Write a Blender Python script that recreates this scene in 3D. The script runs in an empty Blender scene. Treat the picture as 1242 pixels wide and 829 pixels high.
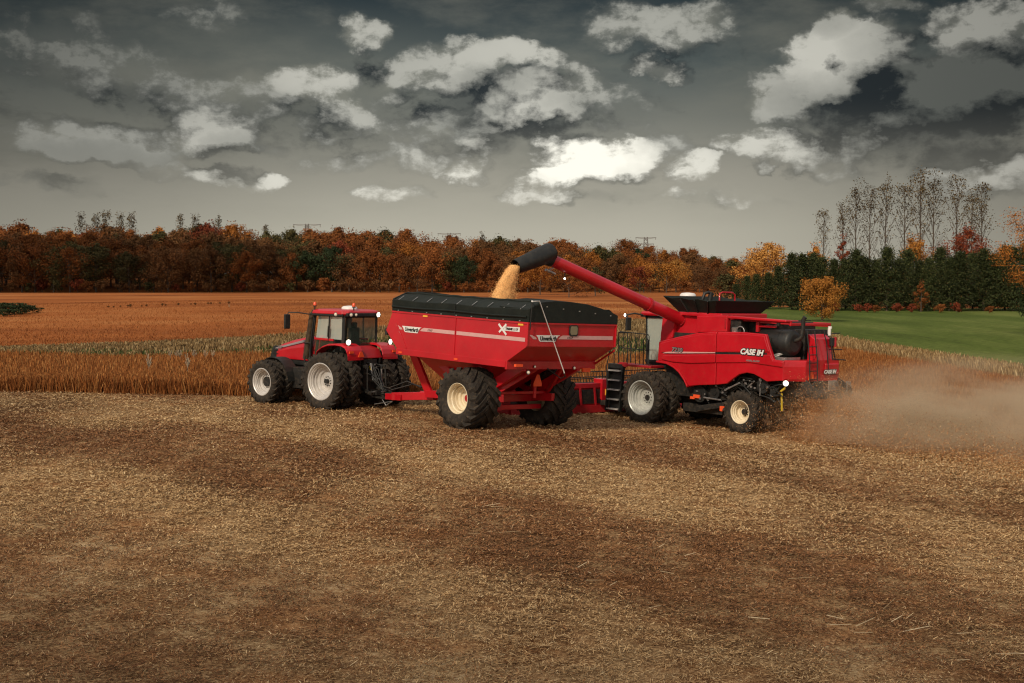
import bpy, bmesh, math, random
import numpy as np
from mathutils import Matrix, Vector, Euler

random.seed(7); np.random.seed(7)
C = bpy.context.scene.collection
SC = bpy.context.scene
R = math.radians

# ------------------------------------------------------------------ camera
F, CX, CY, HC = 1700.0, 621.0, 414.5, 4.9        # focal length in photo pixels, centre, eye height
PITCH = math.atan(69.5 / F)
cam = bpy.data.cameras.new('camera'); cam.sensor_width = 36; cam.lens = F / 1242 * 36
cam.clip_end = 8000; cam.clip_start = .5
cam_o = bpy.data.objects.new('camera', cam); C.objects.link(cam_o)
cam_o.location = (0, 0, HC); cam_o.rotation_euler = (math.pi / 2 - PITCH, 0, 0)
SC.camera = cam_o

def azel(px, py):                                  # direction of a point of the sky
    d = Vector((px - CX, F * math.cos(PITCH) - (py - CY) * math.sin(PITCH) * 1.0, -F * math.sin(PITCH) - (py - CY) * math.cos(PITCH)))
    d.normalize()
    return math.atan2(d.x, d.y), math.asin(d.z)

# ------------------------------------------------------------------ mesh building
class MB:
    """Collects shapes; build() links them as ONE mesh object."""
    def __init__(s): s.v = []; s.f = []; s.m = []; s.s = []
    def add(s, vs, fs, m=0, smooth=False):
        o = len(s.v); s.v += [tuple(v) for v in vs]
        for f in fs: s.f.append([i + o for i in f]); s.m.append(m); s.s.append(smooth)
        return s
    def box(s, x0, x1, y0, y1, z0, z1, m=0):
        v = [(x, y, z) for x in (x0, x1) for y in (y0, y1) for z in (z0, z1)]
        return s.add(v, [(0, 1, 3, 2), (4, 6, 7, 5), (0, 4, 5, 1), (2, 3, 7, 6), (0, 2, 6, 4), (1, 5, 7, 3)], m)
    def bar(s, p0, p1, w, h, m=0, up=(0, 0, 1)):
        p0, p1 = Vector(p0), Vector(p1); d = (p1 - p0).normalized(); u = Vector(up)
        sd = d.cross(u)
        if sd.length < 1e-3: sd = d.cross(Vector((1, 0, 0)))
        sd.normalize(); u = sd.cross(d)
        v = [p + sd * a * w / 2 + u * b * h / 2 for p in (p0, p1) for a, b in ((-1, -1), (1, -1), (1, 1), (-1, 1))]
        return s.add(v, [(3, 2, 1, 0), (4, 5, 6, 7), (0, 1, 5, 4), (1, 2, 6, 5), (2, 3, 7, 6), (3, 0, 4, 7)], m)
    def prism(s, poly, a0, a1, m=0, ax='y'):
        n = len(poly)
        def P(p, a): return {'y': (p[0], a, p[1]), 'x': (a, p[0], p[1]), 'z': (p[0], p[1], a)}[ax]
        v = [P(p, a0) for p in poly] + [P(p, a1) for p in poly]
        fs = [list(range(n)), list(range(2 * n - 1, n - 1, -1))] + [(i, i + n, (i + 1) % n + n, (i + 1) % n) for i in range(n)]
        return s.add(v, fs, m)
    def loft(s, rings, m=0, smooth=False, caps=True, closed=True):
        n = len(rings[0]); v = [p for r in rings for p in r]; fs = []
        for k in range(len(rings) - 1):
            for i in range(n if closed else n - 1):
                j = (i + 1) % n; fs.append((k * n + i, k * n + j, (k + 1) * n + j, (k + 1) * n + i))
        s.add(v, fs, m, smooth)
        if caps:
            s.add(rings[0], [list(range(n - 1, -1, -1))], m); s.add(rings[-1], [list(range(n))], m)
        return s
    def tube(s, path, r, n=8, m=0, caps=True):
        path = [Vector(p) for p in path]; rings = []
        rs = r if isinstance(r, (list, tuple)) else [r] * len(path)
        ref = None
        for i, p in enumerate(path):
            d = (path[min(i + 1, len(path) - 1)] - path[max(i - 1, 0)]).normalized()
            if ref is None: ref = d.orthogonal().normalized()
            a = (ref - d * ref.dot(d)).normalized(); ref = a; b = d.cross(a)
            rings.append([p + (a * math.cos(t) + b * math.sin(t)) * rs[i] for t in [2 * math.pi * k / n for k in range(n)]])
        return s.loft(rings, m, True, caps)
    def lathe(s, prof, n=48, m=0, c=(0, 0, 0), ax='y', close=False, smooth=True):
        v = []; k = len(prof)
        for i in range(n):
            t = 2 * math.pi * i / n; a, b = math.cos(t), math.sin(t)
            for r, h in prof:
                if ax == 'y': v.append((c[0] + r * a, c[1] + h, c[2] + r * b))
                elif ax == 'x': v.append((c[0] + h, c[1] + r * a, c[2] + r * b))
                else: v.append((c[0] + r * a, c[1] + r * b, c[2] + h))
        fs = []
        for i in range(n):
            j = (i + 1) % n
            for q in range(k if close else k - 1):
                w = (q + 1) % k; fs.append((i * k + q, i * k + w, j * k + w, j * k + q))
        return s.add(v, fs, m, smooth)
    def disc(s, c, r, n=20, m=0, ax='y'):
        v = []
        for i in range(n):
            t = 2 * math.pi * i / n; a, b = r * math.cos(t), r * math.sin(t)
            v.append({'y': (c[0] + a, c[1], c[2] + b), 'x': (c[0], c[1] + a, c[2] + b), 'z': (c[0] + a, c[1] + b, c[2])}[ax])
        return s.add(v, [list(range(n))], m)
    def text(s, txt, origin, xdir, ydir, size, m=0, shear=0., bold=0., width=None, depth=.004):
        cu = bpy.data.curves.new('tmp_text', 'FONT'); cu.body = txt; cu.size = size; cu.shear = shear; cu.offset = bold
        cu.resolution_u = 3; cu.extrude = depth
        o = bpy.data.objects.new('tmp_text', cu); C.objects.link(o)
        bpy.context.view_layer.update()
        me = o.evaluated_get(bpy.context.evaluated_depsgraph_get()).to_mesh()
        vs = [v.co.copy() for v in me.vertices]; fs = [list(p.vertices) for p in me.polygons]
        o.to_mesh_clear() if False else None
        x0 = min(v.x for v in vs); x1 = max(v.x for v in vs)
        k = 1 if width is None else width / (x1 - x0)
        X, Y = Vector(xdir).normalized(), Vector(ydir).normalized(); Z = X.cross(Y); O = Vector(origin)
        s.add([O + X * (v.x - x0) * k + Y * v.y + Z * v.z for v in vs], fs, m)
        bpy.data.objects.remove(o); bpy.data.curves.remove(cu)
        return s
    def mesh(s, name, mats):
        me = bpy.data.meshes.new(name); me.from_pydata(s.v, [], s.f)
        for mt in (mats if isinstance(mats, (list, tuple)) else [mats]): me.materials.append(mt)
        me.polygons.foreach_set('material_index', s.m); me.polygons.foreach_set('use_smooth', s.s)
        me.update()
        bm = bmesh.new(); bm.from_mesh(me); bmesh.ops.recalc_face_normals(bm, faces=bm.faces); bm.to_mesh(me); bm.free()
        return me
    def build(s, name, mats, parent=None, bevel=0, loc=None, smooth_all=False):
        me = s.mesh(name, mats); o = link(name, me, parent, loc)
        if bevel:
            b = o.modifiers.new('bevel', 'BEVEL'); b.width = bevel; b.segments = 2; b.limit_method = 'ANGLE'; b.angle_limit = R(35); b.harden_normals = False
        return o

def link(name, data, parent=None, loc=None):
    o = bpy.data.objects.new(name, data); C.objects.link(o)
    if parent is not None: o.parent = parent
    if loc is not None: o.location = loc
    return o

def tag(o, label=None, cat=None, group=None, kind=None):
    if label: o['label'] = label
    if cat: o['category'] = cat
    if group: o['group'] = group
    if kind: o['kind'] = kind
    return o

def poly_mesh(name, quads, mats, mat_idx=None):
    """quads: N x k x 3 array of separate faces with k corners"""
    q = np.asarray(quads, np.float32); n, k, _ = q.shape
    me = bpy.data.meshes.new(name)
    me.vertices.add(n * k); me.vertices.foreach_set('co', q.reshape(-1))
    me.loops.add(n * k); me.loops.foreach_set('vertex_index', np.arange(n * k, dtype=np.int32))
    me.polygons.add(n); me.polygons.foreach_set('loop_start', np.arange(n, dtype=np.int32) * k)
    me.polygons.foreach_set('loop_total', np.full(n, k, np.int32))
    for mt in mats: me.materials.append(mt)
    if mat_idx is not None: me.polygons.foreach_set('material_index', np.asarray(mat_idx, np.int32))
    me.update(calc_edges=True)
    return me

# ------------------------------------------------------------------ materials
def new_mat(name):
    m = bpy.data.materials.new(name); m.use_nodes = True
    return m, m.node_tree.nodes, m.node_tree.links, m.node_tree.nodes['Principled BSDF']

def rgb(c): return (c[0], c[1], c[2], 1)

def ramp(N, stops, interp='LINEAR'):
    r = N.new('ShaderNodeValToRGB'); r.color_ramp.interpolation = interp
    e = r.color_ramp.elements
    while len(e) < len(stops): e.new(.5)
    for i, (p, c) in enumerate(stops): e[i].position = p; e[i].color = rgb(c)
    return r

def simple(name, col, rough=.5, metal=0., var=.25, scale=3., bump=0., bscale=60., coat=0., dust=0., spec=.5, bdist=.02):
    """painted or metal surface with slight uneven tone, roughness and a film of field dust"""
    m, N, L, P = new_mat(name)
    tc = N.new('ShaderNodeTexCoord'); no = N.new('ShaderNodeTexNoise')
    no.inputs['Scale'].default_value = scale; no.inputs['Detail'].default_value = 6
    L.new(tc.outputs['Object'], no.inputs['Vector'])
    lo = [c * (1 - var) for c in col]; hi = [min(1, c * (1 + var)) for c in col]
    r = ramp(N, [(.3, lo), (.7, hi)]); L.new(no.outputs['Fac'], r.inputs['Fac'])
    out = r.outputs['Color']
    if dust:
        n2 = N.new('ShaderNodeTexNoise'); n2.inputs['Scale'].default_value = 9; n2.inputs['Detail'].default_value = 8; n2.inputs['Roughness'].default_value = .7
        L.new(tc.outputs['Object'], n2.inputs['Vector'])
        mr = N.new('ShaderNodeMapRange'); mr.inputs['From Min'].default_value = .5; mr.inputs['From Max'].default_value = .8; mr.inputs['To Max'].default_value = dust
        L.new(n2.outputs['Fac'], mr.inputs['Value'])
        mx = N.new('ShaderNodeMixRGB'); mx.inputs['Color2'].default_value = rgb((.24, .16, .09))
        L.new(mr.outputs[0], mx.inputs['Fac']); L.new(out, mx.inputs['Color1']); out = mx.outputs['Color']
    L.new(out, P.inputs['Base Color'])
    rr = N.new('ShaderNodeMapRange'); rr.inputs['To Min'].default_value = max(.05, rough - .1); rr.inputs['To Max'].default_value = min(1, rough + .15)
    L.new(no.outputs['Fac'], rr.inputs['Value']); L.new(rr.outputs[0], P.inputs['Roughness'])
    P.inputs['Metallic'].default_value = metal; P.inputs['Specular IOR Level'].default_value = spec
    P.inputs['Coat Weight'].default_value = coat; P.inputs['Coat Roughness'].default_value = .07
    if bump:
        nb = N.new('ShaderNodeTexNoise'); nb.inputs['Scale'].default_value = bscale; nb.inputs['Detail'].default_value = 4
        L.new(tc.outputs['Object'], nb.inputs['Vector'])
        b = N.new('ShaderNodeBump'); b.inputs['Strength'].default_value = bump; b.inputs['Distance'].default_value = .02
        L.new(nb.outputs['Fac'], b.inputs['Height']); L.new(b.outputs['Normal'], P.inputs['Normal'])
    return m

def leafy(name, stops, rough=.8, trans=.0):
    """every separate leaf or straw takes its own tone"""
    m, N, L, P = new_mat(name)
    g = N.new('ShaderNodeNewGeometry'); r = ramp(N, stops)
    L.new(g.outputs['Random Per Island'], r.inputs['Fac'])
    oi = N.new('ShaderNodeObjectInfo'); hs = N.new('ShaderNodeHueSaturation')
    mr = N.new('ShaderNodeMapRange'); mr.inputs['To Min'].default_value = .75; mr.inputs['To Max'].default_value = 1.25
    L.new(oi.outputs['Random'], mr.inputs['Value']); L.new(mr.outputs[0], hs.inputs['Value'])
    L.new(r.outputs['Color'], hs.inputs['Color']); L.new(hs.outputs['Color'], P.inputs['Base Color'])
    P.inputs['Roughness'].default_value = rough; P.inputs['Specular IOR Level'].default_value = .15
    return m

def lamp_mat(name, col, strength):
    m, N, L, P = new_mat(name)
    P.inputs['Base Color'].default_value = rgb(col); P.inputs['Emission Color'].default_value = rgb(col); P.inputs['Emission Strength'].default_value = strength
    return m

def glass_mat(name, col, alpha=.45):
    m, N, L, P = new_mat(name)
    P.inputs['Base Color'].default_value = rgb(col); P.inputs['Roughness'].default_value = .06; P.inputs['Alpha'].default_value = alpha
    P.inputs['Specular IOR Level'].default_value = .8
    return m

M = {}
M['red'] = simple('red_paint', (.48, .005, .013), .36, 0, .14, .9, bump=.10, bscale=1.6, coat=.35, dust=.13, spec=.45)
M['red_dull'] = simple('red_frame_paint', (.36, .006, .012), .5, 0, .14, 2.5, dust=.22)
M['black'] = simple('black_plastic', (.012, .013, .012), .5, 0, .3, 4, dust=.12)
M['dark'] = simple('dark_chassis', (.018, .017, .015), .55, .2, .5, 6, dust=.35)
M['rubber'] = simple('tyre_rubber', (.030, .025, .020), .85, 0, .35, 5, bump=.3, bscale=30, dust=.38, spec=.25)
M['tarp'] = simple('tarp_vinyl', (.011, .015, .012), .55, 0, .25, 2, bump=.35, bscale=5, dust=.05, spec=.25)
M['cream'] = simple('cream_rim_paint', (.72, .62, .44), .42, 0, .12, 5, dust=.22)
M['silver'] = simple('silver_rim_paint', (.60, .57, .53), .38, .35, .12, 5, dust=.2)
M['grey'] = simple('grey_rim_paint', (.50, .51, .47), .36, .25, .14, 5, dust=.15)
M['steel'] = simple('bare_steel', (.45, .44, .42), .35, .8, .2, 8, dust=.1)
M['white'] = simple('white_paint', (.75, .73, .70), .45, 0, .06, 4)
M['pinkwhite'] = simple('worn_white_decal', (.62, .35, .33), .45, 0, .06, 6)
M['stack'] = simple('heat_browned_metal', (.075, .05, .03), .45, .5, .4, 8, dust=.2)
M['yellow'] = simple('amber_reflector', (.85, .45, .05), .35, 0, .05, 10)
M['yellowsteel'] = simple('yellow_paint', (.6, .42, .03), .45, 0, .1, 10)
M['orange'] = simple('orange_reflector', (.85, .09, .02), .35, 0, .05, 10)
M['greydecal'] = simple('grey_decal', (.30, .25, .25), .35, .3, .1, 5)
M['glass'] = glass_mat('pale_cab_glass', (.55, .62, .55), .55)
M['darkglass'] = glass_mat('dark_green_glass', (.035, .065, .045), .45)
M['windowglass'] = glass_mat('hopper_window_glass', (.26, .22, .14), .9)
M['lamp'] = lamp_mat('lit_lamp', (1, .95, .85), 9)
M['lampdim'] = lamp_mat('dim_lamp', (.62, .52, .38), .30)
M['reflector'] = lamp_mat('lamp_reflector', (.95, .85, .68), .75)
M['beacon'] = simple('orange_beacon_lens', (.8, .10, .03), .25, 0, .05, 5)
M['interior'] = simple('cab_interior', (.05, .055, .05), .7, 0, .3, 6)
M['bark'] = simple('bark', (.09, .065, .045), .9, 0, .3, 4)
M['palebark'] = simple('pale_bark', (.17, .14, .11), .9, 0, .3, 4)
M['lattice'] = simple('pylon_steel', (.20, .20, .19), .6, .3, .1, 2)

# ------------------------------------------------------------------ terrain
def ss(a, b, x):
    t = np.clip((np.asarray(x, float) - a) / (b - a), 0, 1); return t * t * (3 - 2 * t)
def gz(x, y):
    x = np.asarray(x, float); y = np.asarray(y, float)
    z = -.55 * np.tanh(x / 11) * (1 - ss(64, 135, y))
    z = z + 2.6 * ss(100, 390, y) + .075 * np.clip(y - 392, 0, 75)
    z = z + 1.3 * np.exp(-((y - 215) / 55) ** 2 - ((x + 30) / 55) ** 2) + .5 * np.exp(-((y - 150) / 30) ** 2 - ((x - 5) / 40) ** 2)
    z = z + .05 * np.sin(x * .35 + y * .11) * np.sin(y * .23 - .8) * (1 - ss(60, 100, y))
    return z
def gzf(x, y): return float(gz(x, y))

def grid_sheet(name, xs, ys, mat, dz=0):
    X, Y = np.meshgrid(xs, ys); Z = gz(X, Y) + dz
    nx, ny = len(xs), len(ys)
    v = np.stack([X, Y, Z], -1).reshape(-1, 3)
    i = np.arange((ny - 1) * nx).reshape(ny - 1, nx)[:, :-1].reshape(-1)
    me = bpy.data.meshes.new(name); me.from_pydata(v.tolist(), [], np.stack([i, i + 1, i + nx + 1, i + nx], -1).tolist())
    me.materials.append(mat); me.polygons.foreach_set('use_smooth', [True] * len(me.polygons))
    return link(name, me)

def band_sheet(name, xs, yn, yf, rows, mat, dz):
    """sheet draped on the terrain between the curves yn(x) and yf(x)"""
    xs = np.asarray(xs, float); a = np.array([yn(x) for x in xs]); b = np.array([yf(x) for x in xs])
    t = np.linspace(0, 1, rows)[:, None]
    Y = a[None] * (1 - t) + b[None] * t; X = np.repeat(xs[None], rows, 0); Z = gz(X, Y) + dz
    nx = len(xs); v = np.stack([X, Y, Z], -1).reshape(-1, 3)
    i = np.arange((rows - 1) * nx).reshape(rows - 1, nx)[:, :-1].reshape(-1)
    me = bpy.data.meshes.new(name); me.from_pydata(v.tolist(), [], np.stack([i, i + 1, i + nx + 1, i + nx], -1).tolist())
    me.materials.append(mat); me.polygons.foreach_set('use_smooth', [True] * len(me.polygons))
    return link(name, me)

def pw(pts):
    xs = [p[0] for p in pts]; ys = [p[1] for p in pts]
    return lambda x: np.interp(x, xs, ys)

def field_mat(name, stops, s1, stretch, s2, bump=.6, bdist=.1, rot=0., fine=(.75, 1.25)):
    """soil or crop seen from far: broad patches, streaks along the drilling direction and a fine speckle"""
    m, N, L, P = new_mat(name)
    tc = N.new('ShaderNodeTexCoord'); mp = N.new('ShaderNodeMapping'); mp.inputs['Scale'].default_value = stretch; mp.inputs['Rotation'].default_value = (0, 0, rot)
    L.new(tc.outputs['Object'], mp.inputs['Vector'])
    n1 = N.new('ShaderNodeTexNoise'); n1.inputs['Scale'].default_value = s1; n1.inputs['Detail'].default_value = 8; n1.inputs['Roughness'].default_value = .62
    L.new(mp.outputs[0], n1.inputs['Vector'])
    r = ramp(N, stops); L.new(n1.outputs['Fac'], r.inputs['Fac'])
    n2 = N.new('ShaderNodeTexNoise'); n2.inputs['Scale'].default_value = s2; n2.inputs['Detail'].default_value = 6; n2.inputs['Roughness'].default_value = .75
    L.new(tc.outputs['Object'], n2.inputs['Vector'])
    mr = N.new('ShaderNodeMapRange'); mr.inputs['From Min'].default_value = .3; mr.inputs['From Max'].default_value = .7
    mr.inputs['To Min'].default_value = fine[0]; mr.inputs['To Max'].default_value = fine[1]
    L.new(n2.outputs['Fac'], mr.inputs['Value'])
    hs = N.new('ShaderNodeHueSaturation'); L.new(mr.outputs[0], hs.inputs['Value']); L.new(r.outputs['Color'], hs.inputs['Color'])
    L.new(hs.outputs['Color'], P.inputs['Base Color']); P.inputs['Roughness'].default_value = .95; P.inputs['Specular IOR Level'].default_value = .1
    b = N.new('ShaderNodeBump'); b.inputs['Strength'].default_value = bump; b.inputs['Distance'].default_value = bdist
    L.new(n2.outputs['Fac'], b.inputs['Height']); L.new(b.outputs['Normal'], P.inputs['Normal'])
    return m

M['farfield'] = field_mat('ripe_bean_field', [(.34, (.20, .060, .015)), (.5, (.33, .105, .026)), (.66, (.43, .175, .055))], .022, (1, 1.9, 1), 1.6, .7, .2, R(12), (.72, 1.28))
def chaff_mat(name):
    m, N, L, P = new_mat(name); tc = N.new('ShaderNodeTexCoord')
    def nz(sc, det, rg, scale=(1, 1, 1), rot=0.):
        mp = N.new('ShaderNodeMapping'); mp.inputs['Scale'].default_value = scale; mp.inputs['Rotation'].default_value = (0, 0, rot); L.new(tc.outputs['Object'], mp.inputs['Vector'])
        n = N.new('ShaderNodeTexNoise'); n.inputs['Scale'].default_value = sc; n.inputs['Detail'].default_value = det; n.inputs['Roughness'].default_value = rg; L.new(mp.outputs[0], n.inputs['Vector']); return n.outputs['Fac']
    def mth(op, a, b, c=0.):
        n = N.new('ShaderNodeMath'); n.operation = op
        for i, v in enumerate((a, b, c)):
            if isinstance(v, (int, float)): n.inputs[i].default_value = v
            else: L.new(v, n.inputs[i])
        return n.outputs[0]
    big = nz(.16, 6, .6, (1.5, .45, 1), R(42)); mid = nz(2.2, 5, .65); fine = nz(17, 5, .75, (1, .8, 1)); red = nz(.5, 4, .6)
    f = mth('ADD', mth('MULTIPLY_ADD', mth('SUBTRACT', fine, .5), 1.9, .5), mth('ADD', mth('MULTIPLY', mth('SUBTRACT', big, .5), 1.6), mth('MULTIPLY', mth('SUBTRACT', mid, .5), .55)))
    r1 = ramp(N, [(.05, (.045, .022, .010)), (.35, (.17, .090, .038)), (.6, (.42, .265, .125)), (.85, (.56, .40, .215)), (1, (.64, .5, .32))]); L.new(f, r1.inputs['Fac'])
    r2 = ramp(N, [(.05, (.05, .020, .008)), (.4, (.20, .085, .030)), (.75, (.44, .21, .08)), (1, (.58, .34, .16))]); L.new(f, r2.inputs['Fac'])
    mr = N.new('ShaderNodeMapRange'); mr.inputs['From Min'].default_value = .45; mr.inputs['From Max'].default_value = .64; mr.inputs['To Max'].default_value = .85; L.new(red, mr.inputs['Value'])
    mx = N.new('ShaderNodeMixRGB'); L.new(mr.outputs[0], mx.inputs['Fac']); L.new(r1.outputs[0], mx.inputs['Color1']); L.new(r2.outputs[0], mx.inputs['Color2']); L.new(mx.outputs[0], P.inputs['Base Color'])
    P.inputs['Roughness'].default_value = .95; P.inputs['Specular IOR Level'].default_value = .1
    b = N.new('ShaderNodeBump'); b.inputs['Strength'].default_value = 1.; b.inputs['Distance'].default_value = .05; L.new(mth('ADD', fine, mid), b.inputs['Height']); L.new(b.outputs['Normal'], P.inputs['Normal'])
    return m
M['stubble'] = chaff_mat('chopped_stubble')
M['cropsoil'] = field_mat('brown_crop_soil', [(.3, (.08, .035, .014)), (.7, (.15, .07, .028))], .1, (1, 1, 1), 4)  # soil's own dark brown, varied at random
M['green'] = field_mat('short_green_cover', [(.3, (.055, .078, .014)), (.48, (.088, .120, .023)), (.7, (.14, .165, .042))], .05, (2.2, .5, 1), 1.6, .8, .2, R(-12), (.6, 1.4))
M['waterway'] = field_mat('grass_soil', [(.35, (.045, .06, .018)), (.5, (.11, .07, .028)), (.7, (.17, .10, .04))], .05, (.6, 2, 1), 1.2)

ys = np.concatenate([np.arange(-60, 10, 5.), np.arange(10, 140, 2.), np.arange(140, 480, 6.), np.geomspace(480, 6000, 24)])
xs_ = np.concatenate([-np.geomspace(4000, 90, 18), np.arange(-88, 88.1, 3.), np.geomspace(90, 4000, 18)])
tag(grid_sheet('ground', xs_, ys, M['farfield']), 'rust orange ripe field running back to the woods', kind='structure')

crop_near = pw([(-90, 57.5), (-20, 56.4), (-10, 56.1), (-1.6, 57), (-1.0, 53.8), (8.2, 61.8), (20, 48.8), (40, 27)])
crop_far = pw([(-90, 80), (-20, 79.5), (0, 84), (10, 96), (18, 111), (24.2, 113), (25.6, 100), (27.7, 82), (29.7, 60), (31.6, 40), (40, 28)])
xr = np.linspace(-60, 40, 161)
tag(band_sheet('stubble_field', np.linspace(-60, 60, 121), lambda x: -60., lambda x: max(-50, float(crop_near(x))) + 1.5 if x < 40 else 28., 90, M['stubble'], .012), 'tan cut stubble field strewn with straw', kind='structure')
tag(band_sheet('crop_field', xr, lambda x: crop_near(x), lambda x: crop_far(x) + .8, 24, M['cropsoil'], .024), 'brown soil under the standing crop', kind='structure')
ww_far = pw([(-90, 83), (-38, 85), (-25, 106), (-15, 130), (-5, 143), (6, 148), (17, 148)])
tag(band_sheet('grass_strip', np.linspace(-90, 17, 90), crop_far, ww_far, 14, M['waterway'], .03), 'rough grassy waterway between the two bean fields', kind='structure')
green_x = lambda y: np.interp(y, [20, 40, 60, 82, 115, 150, 222], [36, 34, 32.2, 30.2, 27, 26, 30.5])
def side_sheet(name, ys_, xl, xr, cols, mat, dz):
    """sheet draped on the terrain between the curves xl(y) and xr(y)"""
    ys_ = np.asarray(ys_, float); t = np.linspace(0, 1, cols)[None]; a = xl(ys_)[:, None]; b = xr(ys_)[:, None]
    X = a * (1 - t) + b * t; Y = np.repeat(ys_[:, None], cols, 1); v = np.stack([X, Y, gz(X, Y) + dz], -1).reshape(-1, 3); nr_ = len(ys_)
    i = np.arange((nr_ - 1) * cols).reshape(nr_ - 1, cols)[:, :-1].reshape(-1)
    me = bpy.data.meshes.new(name); me.from_pydata(v.tolist(), [], np.stack([i, i + 1, i + cols + 1, i + cols], -1).tolist())
    me.materials.append(mat); me.polygons.foreach_set('use_smooth', [True] * len(me.polygons)); return link(name, me)
tag(side_sheet('green_field', np.linspace(20, 223, 90), green_x, lambda y: y * 0 + 170, 60, M['green'], .036), 'short green cover crop field below the conifers', kind='structure')
tag(side_sheet('grass_margin', np.linspace(30, 150, 60), lambda y: green_x(y) - 2.6, lambda y: green_x(y) + .4, 8, M['waterway'], .045), 'dry grass margin along the green field', kind='structure')

# ------------------------------------------------------------------ straw, standing crop, rough grass (uncountable: one object each)
def inview(x, y, m=3.0): return np.abs(x) < y * .372 + m

def blades(x, y, h, w, lean, name, mat, dz=0.0, curl=0.):
    """thin upright tapered blades, one triangle-topped strip each (a separate face per blade)"""
    n = len(x); z = gz(x, y) + dz
    a = np.random.uniform(0, 2 * np.pi, n); ln = np.random.normal(0, lean, (n, 2)) * h[:, None]
    dx, dy = np.cos(a) * w / 2, np.sin(a) * w / 2
    q = np.zeros((n, 4, 3))
    q[:, 0] = np.stack([x - dx, y - dy, z - .02], -1); q[:, 1] = np.stack([x + dx, y + dy, z - .02], -1)
    q[:, 2] = np.stack([x + dx * .5 + ln[:, 0], y + dy * .5 + ln[:, 1], z + h], -1)
    q[:, 3] = np.stack([x - dx * .5 + ln[:, 0], y - dy * .5 + ln[:, 1], z + h * np.random.uniform(.85, 1, n)], -1)
    return link(name, poly_mesh(name, q, [mat]))

def lying(x, y, L, w, name, mat, tilt=.3, lift=0.):
    n = len(x); a = np.random.uniform(0, 2 * np.pi, n); t = np.abs(np.random.normal(0, tilt, n))
    d = np.stack([np.cos(a) * np.cos(t), np.sin(a) * np.cos(t), np.sin(t)], -1) * L[:, None]
    s = np.stack([-np.sin(a), np.cos(a), np.random.uniform(-.6, .6, n)], -1) * w[:, None] / 2
    p = np.stack([x, y, gz(x, y) + .012 + np.random.uniform(0, 1, n) * (.02 + lift)], -1)
    q = np.stack([p - s, p + s, p + s * .7 + d, p - s * .7 + d], 1)
    return link(name, poly_mesh(name, q, [mat]))

M['straw'] = leafy('straw', [(0, (.12, .065, .028)), (.35, (.32, .188, .083)), (.7, (.47, .305, .145)), (.95, (.58, .41, .215)), (1, (.68, .53, .31))])
M['darkstraw'] = leafy('reddish_residue', [(0, (.07, .030, .014)), (.5, (.22, .098, .040)), (.9, (.40, .19, .078)), (1, (.58, .40, .23))])

def patchy(x, y):                                      # where residue lies darker: broad windrow streaks across the field
    u = x * .669 - y * .743; v = x * .743 + y * .669         # along and across the machines' track
    s = .45 * np.sin(v * .55 + .7 * np.sin(u * .09) + .6) + .3 * np.sin(v * 1.4 + u * .07 + 2.) + .3 * np.sin(u * .33 - v * .12) + .2 * np.sin(u * .8 + v * .5)
    yb = np.interp(x, [-30, -14, -6.2, -.3, 3.6, 6.2, 9], [43, 38.7, 32.7, 27.3, 22.2, 18.6, 14])
    band = np.exp(-((y - yb) / (1.4 + .05 * y)) ** 2) * (.45 + .55 * ss(-2, 2, x))
    return s - band

def scatter(n, y0, y1, p=1.):
    y = y0 + (y1 - y0) * np.random.rand(n) ** p; x = (np.random.rand(n) * 2 - 1) * (y * .372 + 3)
    return x, y
xx, yy = [], []
for n, y0, y1 in ((700000, 14, 30), (620000, 30, 46), (260000, 46, 64)):
    x, y = scatter(n, y0, y1); xx.append(x); yy.append(y)
x = np.concatenate(xx); y = np.concatenate(yy); k = (y < np.array([crop_near(v) for v in x]) + .6); x, y = x[k], y[k]
cl = np.sin(x * 9.1 + 2 * np.sin(y * 3.7)) * np.sin(y * 7.3 + 2 * np.sin(x * 4.9 + 1)) + .7 * np.sin(x * 3.1 + y * 2.2) * np.sin(y * 2.9 - x * 1.7)   # chaff gathers in small heaps
k = np.random.rand(len(x)) < .55 + .40 * cl; x, y, cl = x[k], y[k], cl[k]
pt = patchy(x, y) + np.random.normal(0, .38, len(x))
sz = np.random.lognormal(0, .45, len(x))
for nm, sel, mt, lab in (('straw_litter', pt > -.15, M['straw'], 'pale chopped straw lying over the cut field'), ('crop_residue', pt <= -.15, M['darkstraw'], 'dark reddish chopped residue lying in streaks')):
    xs, ys2 = x[sel], y[sel]; w = np.clip(.00042 * ys2, .006, .022) * np.random.uniform(.7, 1.5, len(xs))
    tag(lying(xs, ys2, (.030 * sz[sel] + .0008 * ys2), w, nm, mt, .28, .05 * np.clip(cl[sel] + .3, 0, 1.2)), lab, kind='stuff')

# long bright stalks lying in the dark streak
n = 260; x, y = scatter(n, 15, 36); k = np.abs(y - np.interp(x, [-.3, 3.6, 6.2, 9], [27.3, 22.2, 18.6, 14])) < 3.2; x, y = x[k & (x > -2)], y[k & (x > -2)]
L_ = np.random.uniform(.15, .5, len(x)); a = np.random.normal(-.6, .8, len(x))
q = np.zeros((len(x), 4, 3)); d = np.stack([np.cos(a) * L_, np.sin(a) * L_, np.random.uniform(0, .1, len(x))], -1)
p = np.stack([x, y, gz(x, y) + .05], -1); s = np.stack([-np.sin(a), np.cos(a), a * 0 + .6], -1) * .006
q[:, 0] = p - s; q[:, 1] = p + s; q[:, 2] = p + d + s * .6; q[:, 3] = p + d - s * .6
M['stalk'] = leafy('bleached_stalk', [(0, (.25, .17, .09)), (1, (.62, .5, .32))])
tag(link('stalk_litter', poly_mesh('stalk_litter', q, [M['stalk']])), 'long bleached stalks lying in the dark streak of residue', kind='stuff')

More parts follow.
